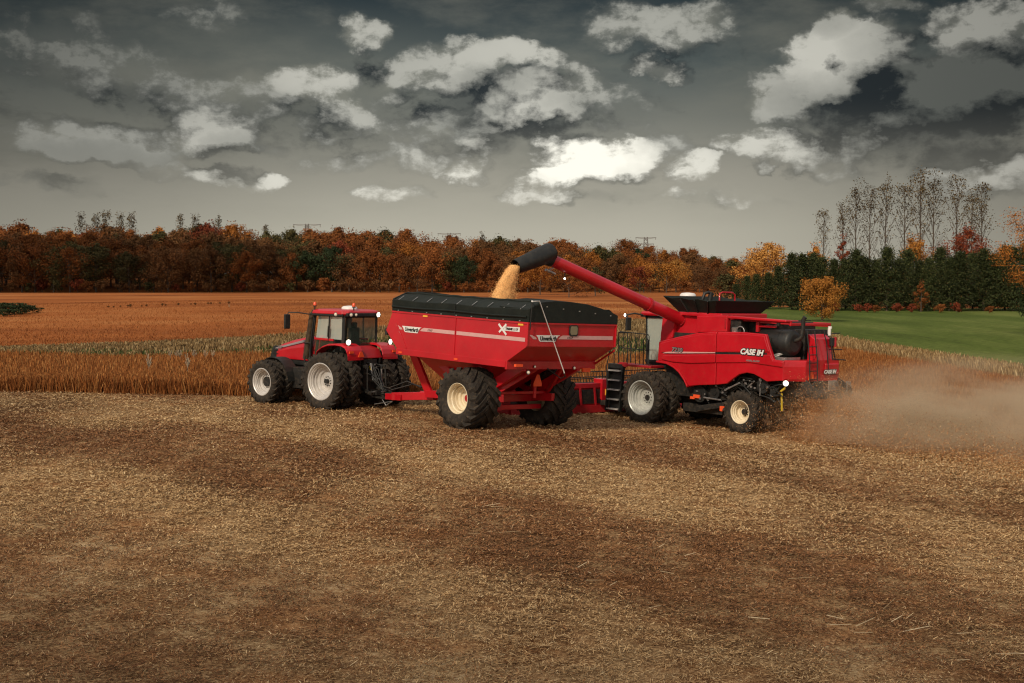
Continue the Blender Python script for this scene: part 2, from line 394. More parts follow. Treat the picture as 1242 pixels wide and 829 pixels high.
# standing beans
M['bean'] = leafy('ripe_bean_stems', [(0, (.12, .040, .011)), (.35, (.25, .082, .021)), (.75, (.38, .14, .036)), (1, (.5, .25, .085))])
xx, yy, hh = [], [], []
for n, lo, hi, xa, xb in ((260000, 0, 4, -38, 35), (330000, 4, 40, -38, 35), (130000, 36, 78, 2, 32)):
    x = np.random.uniform(xa, xb, n); yn = np.array([crop_near(v) for v in x]); yf = np.array([crop_far(v) for v in x])
    y = yn + lo + (hi - lo) * np.random.rand(n)
    k = (y < yf) & inview(x, y, 4) & (np.random.rand(n) < .9); xx.append(x[k]); yy.append(y[k])
x = np.concatenate(xx); y = np.concatenate(yy)
x = np.round(x / .38 + np.random.normal(0, .25, len(x))) * .38 * .35 + x * .65
hgt = (.62 - .22 * ss(9, 16, x) + .08 * np.sin(x * .5) * np.sin(y * .3)) * np.random.uniform(.55, 1.1, len(x))
tag(blades(x, y, hgt, np.random.uniform(.012, .038, len(x)), .17, 'standing_crop', M['bean'], .02), 'standing rust brown bean crop with a straight cut edge', 'crop', kind='stuff')

M['drygrass'] = leafy('dry_grass', [(0, (.10, .06, .024)), (.4, (.22, .135, .055)), (.8, (.32, .21, .095)), (1, (.42, .31, .16))])
M['freshgrass'] = leafy('fresh_grass', [(0, (.02, .035, .008)), (.6, (.05, .085, .02)), (1, (.11, .13, .04))])
n = 90000; x = np.random.uniform(-60, 17, n); a = np.array([crop_far(v) for v in x]); b = np.array([ww_far(v) for v in x]); t = np.random.rand(n); y = a + (b - a) * t
k = inview(x, y, 5); x, y, t = x[k], y[k], t[k]
fr = (t < .30 + .15 * np.sin(x * .4) + .2 * ss(-25, -10, x)) & (np.random.rand(len(x)) < .75)
for nm, sel, mt, h0, lab in (('dry_grass', ~fr, M['drygrass'], .5, 'tall dry tan grass along the waterway'), ('green_grass', fr, M['freshgrass'], .38, 'low green grass along the near side of the waterway')):
    tag(blades(x[sel], y[sel], h0 * np.random.uniform(.5, 1.1, sel.sum()), np.random.uniform(.06, .16, sel.sum()), .2, nm, mt, .03), lab, 'grass', kind='stuff')
n = 40000; y = np.random.uniform(40, 140, n); x = green_x(y) - 2.6 + 3.0 * np.random.rand(n)
k = inview(x, y, 5); x, y = x[k], y[k]
tag(blades(x, y, np.random.uniform(.25, .7, len(x)), np.random.uniform(.03, .09, len(x)), .2, 'margin_grass', M['drygrass'], .04), 'tall dry reddish grass between bean field and green field', 'grass', kind='stuff')

# stalks of the far field, thinning out with distance
n = 130000; y = 84 + 150 * np.random.rand(n) ** 2.2; x = (np.random.rand(n) * 2 - 1) * (y * .37 + 3)
k = (y > np.array([ww_far(v) for v in x]) + .3) & (x < np.interp(y, [97, 115, 150, 222, 300], [14, 23, 23.5, 28, 58])); x, y = x[k], y[k]
M['farstalk'] = leafy('ripe_field_stalks', [(0, (.17, .050, .013)), (.5, (.28, .088, .022)), (.85, (.36, .13, .035)), (1, (.44, .21, .075))])
tag(blades(x, y, np.random.uniform(.06, .20, len(x)), np.random.uniform(.02, .07, len(x)), .4, 'field_stalks', M['farstalk'], .0), 'rust orange ripe stalks over the rising far field', 'crop', kind='stuff')

# pale weeds standing in the beans
M['weed'] = simple('bleached_weed', (.34, .26, .17), .9, 0, .1, 5)
wb = MB()
for i in range(14):
    a = random.uniform(0, 6.28); h = random.uniform(.5, 1.0)
    wb.tube([(0, 0, 0), (.03 * math.cos(a), .03 * math.sin(a), h * .6), (.16 * math.cos(a), .16 * math.sin(a), h)], [.012, .012, .03], 4)
wmesh = wb.mesh('pale_weed', M['weed'])
for i, (px, py) in enumerate(((180, 464), (227, 466), (206, 425), (235, 427), (218, 428), (258, 426), (249, 424), (236, 430), (278, 382), (214, 420))):
    yd = {0: 63, 1: 63}.get(i, 76.0) if i != 8 else 190.
    xw = (px - CX) / F * yd
    o = link('pale_weed', wmesh, None, (xw, yd, gzf(xw, yd) + (.35 if i != 8 else 0))); o.scale = (.7, .7, .95 if i < 2 else .55); o.rotation_euler.z = i
    if i < 2: lab = ('shorter pale weed sticking out of the near part of the standing beans', 'taller pale weed nearest the tractor in the near part of the beans')[i]
    elif i == 8: lab = 'lone pale weed far up the rust orange field behind'
    else: lab = 'small pale weed among those near the far edge of the standing beans'
    tag(o, lab, 'weed', 'pale weeds standing in the beans')

# ------------------------------------------------------------------ trees
LEAF = {
 'rust':   leafy('rust_leaves', [(0, (.10, .031, .008)), (.5, (.18, .058, .014)), (1, (.26, .095, .024))]),
 'brown':  leafy('brown_leaves', [(0, (.075, .034, .013)), (.5, (.13, .058, .02)), (1, (.18, .085, .03))]),
 'orange': leafy('orange_leaves', [(0, (.19, .062, .012)), (.5, (.31, .11, .019)), (1, (.42, .165, .034))]),
 'amber':  leafy('amber_leaves', [(0, (.24, .085, .014)), (.5, (.40, .155, .026)), (1, (.55, .25, .05))]),
 'gold':   leafy('gold_leaves', [(0, (.25, .105, .022)), (.5, (.38, .175, .038)), (1, (.50, .26, .07))]),
 'red':    leafy('red_leaves', [(0, (.07, .014, .008)), (.5, (.17, .034, .014)), (1, (.26, .065, .022))]),
 'olive':  leafy('olive_leaves', [(0, (.022, .024, .008)), (.5, (.06, .052, .017)), (1, (.11, .085, .03))]),
 'green':  leafy('dark_green_leaves', [(0, (.010, .017, .007)), (.5, (.024, .037, .014)), (1, (.045, .058, .02))]),
 'conifer': leafy('conifer_needles', [(0, (.014, .021, .008)), (.5, (.036, .047, .015)), (.9, (.062, .07, .022)), (1, (.10, .085, .03))]),
 'twig':   leafy('thin_leaves', [(0, (.035, .025, .012)), (.6, (.08, .055, .022)), (1, (.15, .10, .04))]),
}
def leaf_quads(pts, size, out=None):
    n = len(pts)
    if out is None: a = np.random.normal(0, 1, (n, 3))
    else:                                              # leaf blades turn towards the open side of their spray
        o_ = out / (np.linalg.norm(out, axis=1)[:, None] + 1e-6); a = np.cross(o_ + np.random.normal(0, .45, (n, 3)), np.random.normal(0, 1, (n, 3)))
    a /= np.linalg.norm(a, axis=1)[:, None] + 1e-9
    b = np.random.normal(0, 1, (n, 3)) if out is None else np.cross(o_ + np.random.normal(0, .35, (n, 3)), a)
    b -= a * (a * b).sum(1)[:, None]; b /= np.linalg.norm(b, axis=1)[:, None] + 1e-9
    s = (size * np.random.uniform(.5, 1.4, n))[:, None]
    return np.stack([pts - a * s, pts - b * s * .6, pts + a * s, pts + b * s * .6], 1)

def broad_tree(H, W, leaf, nleaf, lsize, base=.22, nlimb=15, bare=0., bark='bark', dome=.55, trunk_r=None):
    """trunk + limbs + leaf sprays gathered round the limb ends: returns (wood mesh, crown mesh)"""
    wb = MB(); tr = trunk_r or H * .017
    lean = (random.uniform(-.05, .05) * H, random.uniform(-.05, .05) * H)
    def tp(t): return Vector((lean[0] * t * t, lean[1] * t * t, H * .9 * t))
    wb.tube([tp(t) - (Vector((0, 0, .4)) if t == 0 else Vector()) for t in (0, .25, .5, .75, 1)], [tr * 1.25, tr * .9, tr * .65, tr * .4, tr * .12], 6)
    ends = []
    for i in range(nlimb):
        t = base + (1 - base) * (i + random.random()) / nlimb; p0 = tp(t * .92)
        u = (t - base) / (1 - base)
        prof = math.sin(math.pi * min(1, max(.08, .10 + .85 * u)) ** dome) if dome else 1
        ln = W * .5 * max(.22, prof) * random.uniform(.75, 1.15); az = i * 2.4 + random.uniform(-.5, .5); up = random.uniform(.25, .75) + .5 * u
        d = Vector((math.cos(az), math.sin(az), up)).normalized()
        p1 = p0 + d * ln * .55; p2 = p1 + (d + Vector((0, 0, .25))).normalized() * ln * .5
        if p2.z > H: p2.z = H - random.uniform(0, .06) * H
        wb.tube([p0, p1, p2], [tr * .38 * (1.1 - u * .6), tr * .22, tr * .05], 4, caps=False)
        for k in range(4):
            s = random.uniform(.35, 1); q0 = p0.lerp(p1, s * 1.0) if s < .6 else p1.lerp(p2, (s - .6) / .4)
            dd = (d + Vector((random.uniform(-1, 1), random.uniform(-1, 1), random.uniform(-.2, .8))) * .9).normalized()
            q1 = q0 + dd * ln * random.uniform(.2, .42)
            wb.tube([q0, q1], [tr * .13, tr * .03], 3, caps=False); ends.append((q0.lerp(q1, .7), ln * .16 + W * .025))
        ends.append((p2, ln * .18 + W * .03))
    ends.append((tp(1), W * .10))
    w = np.random.uniform(.35, 1.3, len(ends)); w[np.random.rand(len(ends)) < bare] = 0.02; w /= w.sum()
    idx = np.random.choice(len(ends), nleaf, p=w)
    c = np.array([tuple(e[0]) for e in ends])[idx]; r = np.array([e[1] for e in ends])[idx]
    pts = c + np.clip(np.random.normal(0, 1, (nleaf, 3)), -1.35, 1.35) * (r * .8)[:, None] * np.array([1, 1, .8])
    pts[:, 2] = np.clip(pts[:, 2], .25, H * 1.03)
    out = (pts - c) / (r[:, None] + .05) + .7 * (pts - np.array([lean[0] * .4, lean[1] * .4, H * .5])) / (W * .5)
    return wb.mesh('trunk', M[bark]), poly_mesh('crown', leaf_quads(pts, lsize, out), [LEAF[leaf]])

def conifer_tree(H, W, nleaf, lsize):
    wb = MB(); wb.tube([(0, 0, -.4), (0, 0, H * .5), (0, 0, H * .97)], [H * .018, H * .011, .02], 6)
    pts = []; nb = 110
    per = nleaf // nb
    for i in range(nb):
        t = (i + random.random()) / nb; z = H * (.04 + .93 * t); az = i * 2.4 + random.uniform(-.4, .4)
        ln = W * .5 * (min(1, t * 6 + .75) * (1 - t) ** .62) * random.uniform(.72, 1.2) + .15
        p0 = Vector((0, 0, z)); p1 = Vector((math.cos(az) * ln, math.sin(az) * ln, z + ln * random.uniform(.05, .45)))
        wb.tube([p0, p1], [.035, .008], 3, caps=False)
        s = np.random.rand(per) ** .6; a = np.array(p0) + (np.array(p1) - np.array(p0)) * s[:, None]
        pts.append(a + np.random.normal(0, 1, (per, 3)) * np.array([.18, .18, .14]) * (.5 + s[:, None]) * W * .32)
    pts = np.concatenate(pts); pts[:, 2] = np.maximum(pts[:, 2], .05)
    return wb.mesh('trunk', M['bark']), poly_mesh('crown', leaf_quads(pts, lsize), [LEAF['conifer']])

def poplar_tree(H, W, nleaf, lsize):
    """slim, almost bare: fine branches rising steeply, leaves left only near the tips"""
    wb = MB(); r = H * .0058
    lx = random.uniform(-.02, .02) * H
    def tp(t): return Vector((lx * t * t, 0, H * t))
    wb.tube([tp(t) - (Vector((0, 0, .4)) if t == 0 else Vector()) for t in (0, .3, .6, .85, 1)], [r * 1.3, r, r * .7, r * .4, r * .15], 5)
    tips = [(tp(.99), 1.2)]
    for i in range(34):
        t = .22 + .75 * (i + random.random()) / 34; az = i * 2.4 + random.uniform(-.6, .6); p0 = tp(t)
        ln = W * (.55 if t < .75 else .38) * random.uniform(.7, 1.25); el = random.uniform(.9, 1.25)
        d = Vector((math.cos(az) * math.cos(el), math.sin(az) * math.cos(el), math.sin(el)))
        p1 = p0 + d * ln * .9; p2 = p1 + (d + Vector((0, 0, .5))).normalized() * ln * .7
        if p2.z > H * 1.0: p2.z = H * random.uniform(.95, 1.)
        wb.tube([p0, p1, p2], [r * .34, r * .22, r * .09], 3, caps=False)
        for k in range(4):
            q0 = p0.lerp(p1, random.uniform(.3, 1)); dd = (d + Vector((random.uniform(-1, 1), random.uniform(-1, 1), random.uniform(0, .6))) * .6).normalized()
            q1 = q0 + dd * ln * random.uniform(.35, .7); wb.tube([q0, q1], [r * .14, r * .06], 3, caps=False)
            if q1.z > H * .55 or random.random() < .25: tips.append((q1, max(.15, (q1.z / H - .45)) * 1.6))
        tips.append((p2, max(.2, (p2.z / H - .4)) * 2.0))
    w = np.array([t[1] for t in tips]); w /= w.sum(); idx = np.random.choice(len(tips), nleaf, p=w)
    pts = np.array([tuple(t[0]) for t in tips])[idx] + np.random.normal(0, .045 * W + .12, (nleaf, 3))
    return wb.mesh('trunk', M['bark']), poly_mesh('crown', leaf_quads(pts, lsize), [LEAF['twig']])

def plant(name, meshes, x, y, label, cat='tree', group=None, sc=1., rz=None, sz=None):
    t = bpy.data.objects.new(name, None); C.objects.link(t)
    t.location = (x, y, gzf(x, y)); t.rotation_euler.z = random.uniform(0, 6.28) if rz is None else rz
    t.scale = (sc, sc, sz or sc); t.empty_display_size = .5
    link('trunk', meshes[0], t); link('crown', meshes[1], t)
    return tag(t, label, cat, group)
def at(px, y): return (px - CX) / F * y

# far wood: variants shared by many copies, one thing per tree
KIND = [('rust', 'rust brown', 9), ('brown', 'dull brown', 7), ('rust', 'thin half bare rust', 4), ('orange', 'orange brown', 5), ('olive', 'olive brown', 4), ('green', 'dark green leafy', 2), ('red', 'deep red', 1), ('gold', 'dull gold', 1)]
VAR = []
for leaf, word, wgt in KIND:
    for k in range(2):
        bare = .4 if 'bare' in word else .05
        VAR.append((leaf, word, wgt, broad_tree(12.5, random.uniform(10, 13), leaf, 3200 if bare > .3 else 7500, .19, base=.12, nlimb=24, bare=bare)))
def pick(words=None):
    c = [v for v in VAR if words is None or v[1] in words]
    return random.choices(c, [v[2] for v in c])[0]
def top_z(px):
    return np.interp(px, [-60, 0, 100, 200, 270, 340, 400, 470, 560, 640, 720, 800, 900, 960], [275, 273, 276, 280, 274, 283, 278, 286, 289, 290, 297, 303, 310, 312])
rows = ((391, 5.2, .74), (401, 5.8, .84), (413, 6.2, .92), (428, 6.4, 1.0), (446, 6.6, 1.03))
for ri, (yr, sp, fr) in enumerate(rows):
    x = at(-70, yr)
    while x < at(930, yr):
        px = CX + x / yr * F; y = yr + random.uniform(-4, 4)
        ztop = HC + (345 - top_z(px) + random.uniform(-5, 9)) / F * y; g0 = gzf(x, y)
        H = (ztop - g0) * fr * random.uniform(.90, 1.05)
        lf = None
        if px > 640: lf = ('rust brown', 'orange brown', 'olive brown', 'dull brown', 'dull gold', 'orange brown') if ri < 3 else ('orange brown', 'olive brown', 'dark green leafy', 'rust brown')
        if px < 360 and ri < 3: lf = ('rust brown', 'dull brown', 'dull brown', 'thin half bare rust', 'olive brown')
        if ri >= 3 and 380 < px < 540: lf = ('dark green leafy', 'olive brown', 'rust brown')
        v = pick(lf); s = max(.45, H / 12.5)
        where = ('standing along the front edge of the far wood' if ri == 0 else 'standing inside the far wood' if ri < 3 else 'showing its top over the far wood')
        plant('wood_tree', v[3], x, y, f'{v[1]} tree {where}', 'tree', f'{v[1]} trees {where}', sc=s * random.uniform(.92, 1.1), sz=s)
        x += sp * random.uniform(.75, 1.3)
# low brush along the foot of the wood
BR = [broad_tree(3.2, 4.2, lf, 900, .2, base=.05, nlimb=12, bare=.1) for lf in ('brown', 'rust', 'red', 'olive')]
x = at(-60, 386)
while x < at(900, 386):
    j = random.choices(range(4), (4, 3, 1, 2))[0]; word = ('brown', 'rust coloured', 'red', 'olive')[j]
    plant('brush', BR[j], x, 386 + random.uniform(-2, 2), f'low {word} brush at the foot of the far wood', 'bush', f'low {word} brush along the far wood', sc=random.uniform(.7, 1.35))
    x += random.uniform(2.6, 5.4)

# slim poplars standing up behind the wood on the left
PV = [poplar_tree(20, 4.2, 520, .22) for k in range(3)]
for i, (px, top) in enumerate(((100, 262), (117, 263), (130, 260.5), (147, 262), (160, 262), (221, 265), (238, 264), (265, 266), (324, 277))):
    y = 455.; xw = at(px, y); H = HC + (345 - top) / F * y - gzf(xw, y)
    grp = 'slim poplars rising over the left end of the far wood'
    lab = ('slim poplar in the left clump of five rising over the wood' if i < 5 else 'slim poplar in the looser right clump rising over the wood' if i < 8 else 'lone slim poplar just left of the distant pylon over the wood')
    plant('poplar', PV[i % 3], xw, y, lab, 'tree', grp, sc=H / 20)
# bare tree over the middle of the wood
y = 436.; xw = at(585, y); H = HC + (345 - 275) / F * y - gzf(xw, y)
plant('bare_tree', broad_tree(H, 9.5, 'twig', 500, .2, base=.3, nlimb=34, bare=.2, dome=.4), xw, y, 'bare round headed tree standing above the middle of the wood', rz=0)

# trees behind the machines, nearer than the wood
def single(name, px, base_y, top, wpx, leaf, n, ls, label, y, bare=.1, **kw):
    xw = at(px, y); H = HC + (345 - top) / F * y - gzf(xw, y); W = wpx / F * y
    return plant(name, broad_tree(H, W, leaf, n, ls, bare=bare, **kw), xw, y, label, rz=random.uniform(0, 6))
single('maple', 690, 0, 318, 70, 'rust', 5200, .16, 'brown bushy tree behind the unloading tube and grain cart', 300, base=.08)
single('maple', 655, 0, 316, 50, 'orange', 4200, .17, 'orange brown tree behind the black unloading spout', 335, base=.08)
single('maple', 722, 0, 322, 36, 'olive', 2600, .17, 'olive brown tree under the middle of the unloading tube', 318, base=.08)
single('maple', 776, 0, 322, 40, 'red', 3200, .17, 'reddish round tree over the combine cab', 375, base=.08)
single('maple', 808, 0, 319, 50, 'amber', 4800, .17, 'round rust orange tree right of the reddish one beyond the combine', 372, base=.08)
single('maple', 853, 0, 325, 44, 'brown', 3600, .17, 'dull brown tree between rust orange tree and golden tree', 372, base=.08)
single('maple', 925, 0, 294, 86, 'gold', 9000, .14, 'tall golden orange tree at the left end of the conifers', 236, base=.1)
single('maple', 882, 0, 330, 46, 'olive', 3600, .14, 'pale olive bushy tree low at the left end of the conifers', 232, base=.05)
single('maple', 985, 0, 291, 56, 'amber', 4600, .13, 'orange tree peeping over the conifers under the leftmost poplar', 224, base=.1)
single('maple', 1022, 0, 277, 34, 'red', 2800, .13, 'narrow red tree peeping over the conifers', 224, base=.1)
single('maple', 1112, 0, 281, 76, 'amber', 6500, .13, 'broad orange tree over the middle of the conifers', 224, base=.1)
single('maple', 1168, 0, 266, 80, 'red', 7500, .13, 'broad reddish tree over the right part of the conifers', 226, base=.1)
single('maple', 1117, 0, 338, 22, 'rust', 1600, .11, 'small rust tree standing in a gap of the conifers', 203, base=.04, bare=.2)
t = single('maple', 997, 0, 335, 62, 'amber', 14000, .085, 'bright orange bushy tree on the green field before the conifers', 160, base=.03, nlimb=24, bare=.03)

# conifers
CV = [conifer_tree(9.3, 4.6, 9000, .125) for k in range(4)]
px = 893.; i = 0
desc = {}
while px < 1275:
    y = 208 + random.uniform(-2.5, 2.5) + (8 if i % 3 == 1 else 0)
    top = np.interp(px, [890, 920, 945, 965, 1000, 1060, 1120, 1180, 1242], [347, 340, 324, 314, 310, 308, 310, 308, 301]) + random.uniform(-9, 8)
    xw = at(px, y); H = HC + (345 - top) / F * y - gzf(xw, y)
    back = i % 3 == 1
    plant('conifer', CV[i % 4], xw, y, f'dense dark green conifer in the {"back" if back else "front"} row of the windbreak', 'tree', f'conifers in the {"back" if back else "front"} row of the windbreak', sc=H / 9.3 * random.uniform(.95, 1.15), sz=H / 9.3)
    px += random.uniform(10, 17); i += 1
for px in (1040, 1052, 1062, 1088, 1106, 1140, 1160, 1012, 1200):
    xw = at(px, 199); plant('brush', BR[2 if px % 3 else 1], xw, 199, 'small reddish brush at the foot of the conifers', 'bush', 'reddish brush at the foot of the conifers', sc=random.uniform(.3, .5))

# nearly bare poplars behind the conifers
PB = [poplar_tree(22, 5.2, 900, .15) for k in range(5)]
PL = [(997.6, 261, 'shortest bare poplar at the left end of the tall poplars'), (1021, 252, 'bare poplar with its head low, second in the tall poplar row'), (1037, 233, 'tall bare poplar left of a close pair'), (1054, 234, 'tall bare poplar between two others in the left half of the row'), (1072, 227, 'straight slim poplar in the gap left of the tallest poplars'), (1096, 232, 'spreading bare poplar just left of the tallest poplar'), (1115, 214, 'tallest bare poplar of the row'), (1131, 223, 'bare poplar close on the right of the tallest poplar'), (1159, 222, 'full headed bare poplar right of the middle gap'), (1177, 240, 'short thin poplar second from the right of the row'), (1190, 230, 'bare poplar at the right end of the row')]
for i, (px, top, lab) in enumerate(PL):
    y = 236 + (i % 3) * 2.; xw = at(px, y); H = HC + (345 - top) / F * y - gzf(xw, y)
    plant('poplar', PB[i % 5], xw, y, lab, 'tree', 'tall bare poplars behind the conifers', sc=H / 22 * 1.05, sz=H / 22)

# big tree at the right edge, reaching in with orange boughs
y = 125.; xw = at(1278, y); H = HC + (345 - 205) / F * y - gzf(xw, y)
single('maple', 1272, 0, 218, 125, 'orange', 22000, .075, 'tall orange and green tree at the right edge with ragged boughs', 125, base=.3, nlimb=20, bare=.45)
single('maple', 1262, 0, 292, 70, 'green', 9000, .085, 'dark bushy tree under the ragged boughs at the right edge', 140, base=.05)
# dark wet patch with bushes on the left of the far field
DG = broad_tree(1.5, 3.4, 'green', 1100, .12, base=.05, nlimb=12, bare=.05)
for i, (px, y, s) in enumerate(((-8, 178, 1.1), (6, 180, 1.2), (18, 177, 1.0), (30, 181, .9), (12, 172, .75), (42, 183, .55))):
    plant('shrub', DG, at(px, y), y, 'low dark green shrub in the wet patch of the far field', 'bush', 'dark shrubs in the wet patch', sc=s * 1.25, sz=s * .75)
for i in range(16):
    px = random.uniform(120, 280); y = 205 + random.uniform(-1, 1) + (280 - px) * -.06
    plant('shrub', BR[0], at(px, y), y, 'tiny brown weed bush along a faint furrow of the far field', 'bush', 'weed bushes along the furrow', sc=random.uniform(.08, .16))

# pylons far away
def pylon(px, top, y, label):
    xw = at(px, y); g0 = gzf(xw, y); H = HC + (345 - top) / F * y - g0
    t = bpy.data.objects.new('power_pylon', None); C.objects.link(t); t.location = (xw, y, g0); tag(t, label, 'pylon', 'distant power pylons')
    w = MB(); b = H * .1
    for sx in (-1, 1):
        for sy in (-1, 1): w.bar((sx * b, sy * b, -1), (sx * .7, sy * .7, H), .2, .2)
    k = 9
    for i in range(k):
        z0, z1 = H * i / k, H * (i + 1) / k; a = b + (.7 - b) * i / k; c = b + (.7 - b) * (i + 1) / k
        for sy in (-1, 1):
            w.bar((-a, sy * a, z0), (c, sy * c, z1), .16, .16); w.bar((a, sy * a, z0), (-c, sy * c, z1), .16, .16)
    w.build('tower', M['lattice'], t)
    for zf, hw in ((.985, .26), (.83, .2)):
        a = MB(); z = H * zf
        a.bar((-H * hw, 0, z), (H * hw, 0, z), .2, .2); a.bar((-H * hw, 0, z), (0, 0, z - H * .035), .2, .2); a.bar((H * hw, 0, z), (0, 0, z - H * .035), .2, .2)
        for sx in (-1, 1): a.bar((sx * H * hw * .95, 0, z), (sx * H * hw * .95, 0, z - H * .05), .25, .25)
        a.build('cross_arm', M['lattice'], t)
pylon(783, 288, 640, 'distant lattice pylon above the wood over the unloading tube')
pylon(545, 283, 700, 'distant lattice pylon left of the bare tree above the wood')
pylon(373, 272, 660, 'distant lattice pylon over the wood above the tractor')

# ------------------------------------------------------------------ machines: local frame X forward, Y left, Z up, wheels on z = 0
def machine(name, x, y, a, contacts, label, cat):
    a = R(a); h = Vector((-math.cos(a), math.sin(a), 0)); l = Vector((-math.sin(a), -math.cos(a), 0))
    P = []
    for cx, cy in contacts:
        p = Vector((x, y, 0)) + h * cx + l * cy; P.append((cx, cy, gzf(p.x, p.y)))
    A = np.array([(p[0], p[1], 1) for p in P]); s, *_ = np.linalg.lstsq(A, np.array([p[2] for p in P]), rcond=None)
    X = (h + Vector((0, 0, s[0]))).normalized(); Y = l + Vector((0, 0, s[1])); Y = (Y - X * Y.dot(X)).normalized(); Z = X.cross(Y)
    o = bpy.data.objects.new(name, None); C.objects.link(o)
    o.matrix_world = Matrix((( X.x, Y.x, Z.x, x), (X.y, Y.y, Z.y, y), (X.z, Y.z, Z.z, s[2] - .02), (0, 0, 0, 1)))
    return tag(o, label, cat)

def tyre_mesh(Ro, Rr, W, nl, lh, lw, name='tyre'):
    t = MB(); w = W / 2
    t.lathe([(Rr, -w * .80), (Rr + (Ro - Rr) * .25, -w * .97), (Rr + (Ro - Rr) * .6, -w), (Ro - lh * 1.6, -w * .93), (Ro - lh, -w * .72), (Ro - lh * .9, 0), (Ro - lh, w * .72),
             (Ro - lh * 1.6, w * .93), (Rr + (Ro - Rr) * .6, w), (Rr + (Ro - Rr) * .25, w * .97), (Rr, w * .80)], 72)
    sweep = w / Ro * 1.0
    for k in range(nl):
        for sd in (1, -1):
            p0 = 2 * math.pi * (k + (.25 if sd > 0 else -.25)) / nl; rings = []
            for u in (-.04, .3, .65, .92, 1.0):
                y = sd * w * (u if u < 1 else 1.01); ph = p0 + sweep * max(0, u) ** .9
                ro = Ro if u < .9 else (Ro - lh * .15 if u < 1 else Ro - lh * 2.6); ri = Ro - lh * 1.5 if u < .9 else (Ro - lh * 2.2 if u < 1 else Ro - lh * 3.4)
                d = lw * (1 + .25 * u) / 2 / Ro
                # lug section turned half way towards the lug direction
                rings.append([(r * math.cos(ph + dd), y + sh * sd, r * math.sin(ph + dd)) for r, dd, sh in ((ri, -d * 1.2, lw * .35), (ro, -d, lw * .3), (ro, d, -lw * .3), (ri, d * 1.2, -lw * .35))])
            t.loft(rings)
    return t.mesh(name, M['rubber'])

def rim_mesh(Rr, W, depth, mat, hubr=.16, steps=True):
    w = W / 2; b = MB()
    prof = [(Rr + .015, w * .72), (Rr + .03, w * .86), (Rr + .005, w * .88), (Rr - .022, w * .80), (Rr - .03, w * .62), (Rr - .065, w * .58), (Rr - .07, w * .40)]
    if steps: prof += [(Rr - .10, w * .36), (Rr - .105, w * .86 - depth * .45), (Rr - .085, w * .86 - depth * .48), (Rr - .085, w * .86 - depth * .54), (Rr * .76, w * .86 - depth * .58), (Rr * .75, w * .86 - depth * .78), (Rr * .60, w * .86 - depth * .84), (Rr * .58, w * .86 - depth * .98)]
    prof += [(Rr * .5, w * .86 - depth), (hubr, w * .86 - depth * .94), (.01, w * .86 - depth * .94)]
    for i in range(len(prof) - 1): b.lathe(prof[i:i + 2], 56)
    b.lathe([(Rr + .01, -w * .8), (Rr - .05, -w * .6), (Rr - .09, w * .1), (Rr - .10, w * .3)], 36)
    return b.mesh('wheel', mat)

def hub_mesh(r, L, y0, mat, bolts=8, br=.0):
    b = MB(); b.tube([(0, y0 - .02, 0), (0, y0 + L, 0)], r, 16); 
    for k in range(bolts):
        t = 2 * math.pi * k / bolts; b.tube([(br * math.cos(t), y0 - .01, br * math.sin(t)), (br * math.cos(t), y0 + .03, br * math.sin(t))], .018, 6)
    return b.mesh('hub', mat)

def put_wheel(parent, c, tyre, rim, hub, flip=False, spin=0.):
    w = link('wheel', rim, parent, c); w.rotation_euler = Euler((0, spin if not flip else -spin, math.pi if flip else 0), 'XYZ')
    link('tyre', tyre, w)
    if hub: link('hub', hub, w)
    return w

def lamp(parent, p, d, r, mat='lamp', name='work_lamp'):
    d = Vector(d).normalized(); p = Vector(p); b = MB()
    b.tube([p - d * .09, p - d * .02, p], [r * .55, r * 1.12, r * 1.15], 14); o = b.build(name, M['black'], parent)
    l = MB(); l.tube([p + d * .002, p + d * .012], [r, r * .97], 16); l.build('reflector', M['reflector'] if mat == 'lamp' else M['silver'], o)
    l = MB(); l.tube([p + d * .010, p + d * .03, p + d * .04], [r * .70, r * .62, r * .3], 14); l.build('lens', M[mat], o)
    return o

# ================================================================== TRACTOR
TR = machine('tractor', -5.86, 52.6, 40, [(0, 1.6), (0, -1.6), (3.35, 1.55), (3.35, -1.55)], 'red four wheel drive tractor with dual wheels pulling the grain cart', 'tractor')
RT = tyre_mesh(1.06, .66, .50, 22, .055, .075); RR = rim_mesh(.66, .50, .40, M['silver']); RI = rim_mesh(.66, .48, .12, M['silver'], steps=False)
HB = hub_mesh(.085, .12, -.16, M['black'], 10, .17)
FT = tyre_mesh(.84, .50, .46, 19, .05, .07); FR = rim_mesh(.50, .46, .32, M['silver']); FH = hub_mesh(.19, .10, -.13, M['dark'], 10, .23)
for s in (1, -1):
    put_wheel(TR, (0, 1.62 * s, 1.05), RT, RR, HB, s < 0, .2)
    put_wheel(TR, (0, .93 * s, 1.05), RT, RI, None, s < 0, .33)
    put_wheel(TR, (3.36, 1.58 * s, .83), FT, FR, FH, s < 0, .1)
    put_wheel(TR, (3.36, .98 * s, .83), FT, rim_mesh(.5, .44, .1, M['silver'], steps=False), None, s < 0, .25)
b = MB()                                             # chassis and drive line
b.box(.2, 4.3, -.34, .34, .62, 1.45); b.box(-.55, .55, -.48, .48, .62, 1.55)
b.tube([(0, -1.4, 1.05), (0, 1.4, 1.05)], .11, 12); b.tube([(3.36, -1.4, .83), (3.36, 1.4, .83)], .13, 12)
b.box(3.0, 3.75, -.3, .3, .5, 1.0); b.box(4.2, 4.75, -.36, .36, .62, 1.12)
for s in (1, -1):
    b.box(1.35, 2.55, .36 * s - .02, .92 * s, .62, 1.42); b.box(1.5, 2.2, .9 * s - .05 * s, 1.0 * s, .8, 1.3)
    b.tube([(2.6, .5 * s, .7), (2.9, .85 * s, .75), (3.2, .9 * s, .9)], .05, 8)
b.build('chassis', M['dark'], TR, .012)
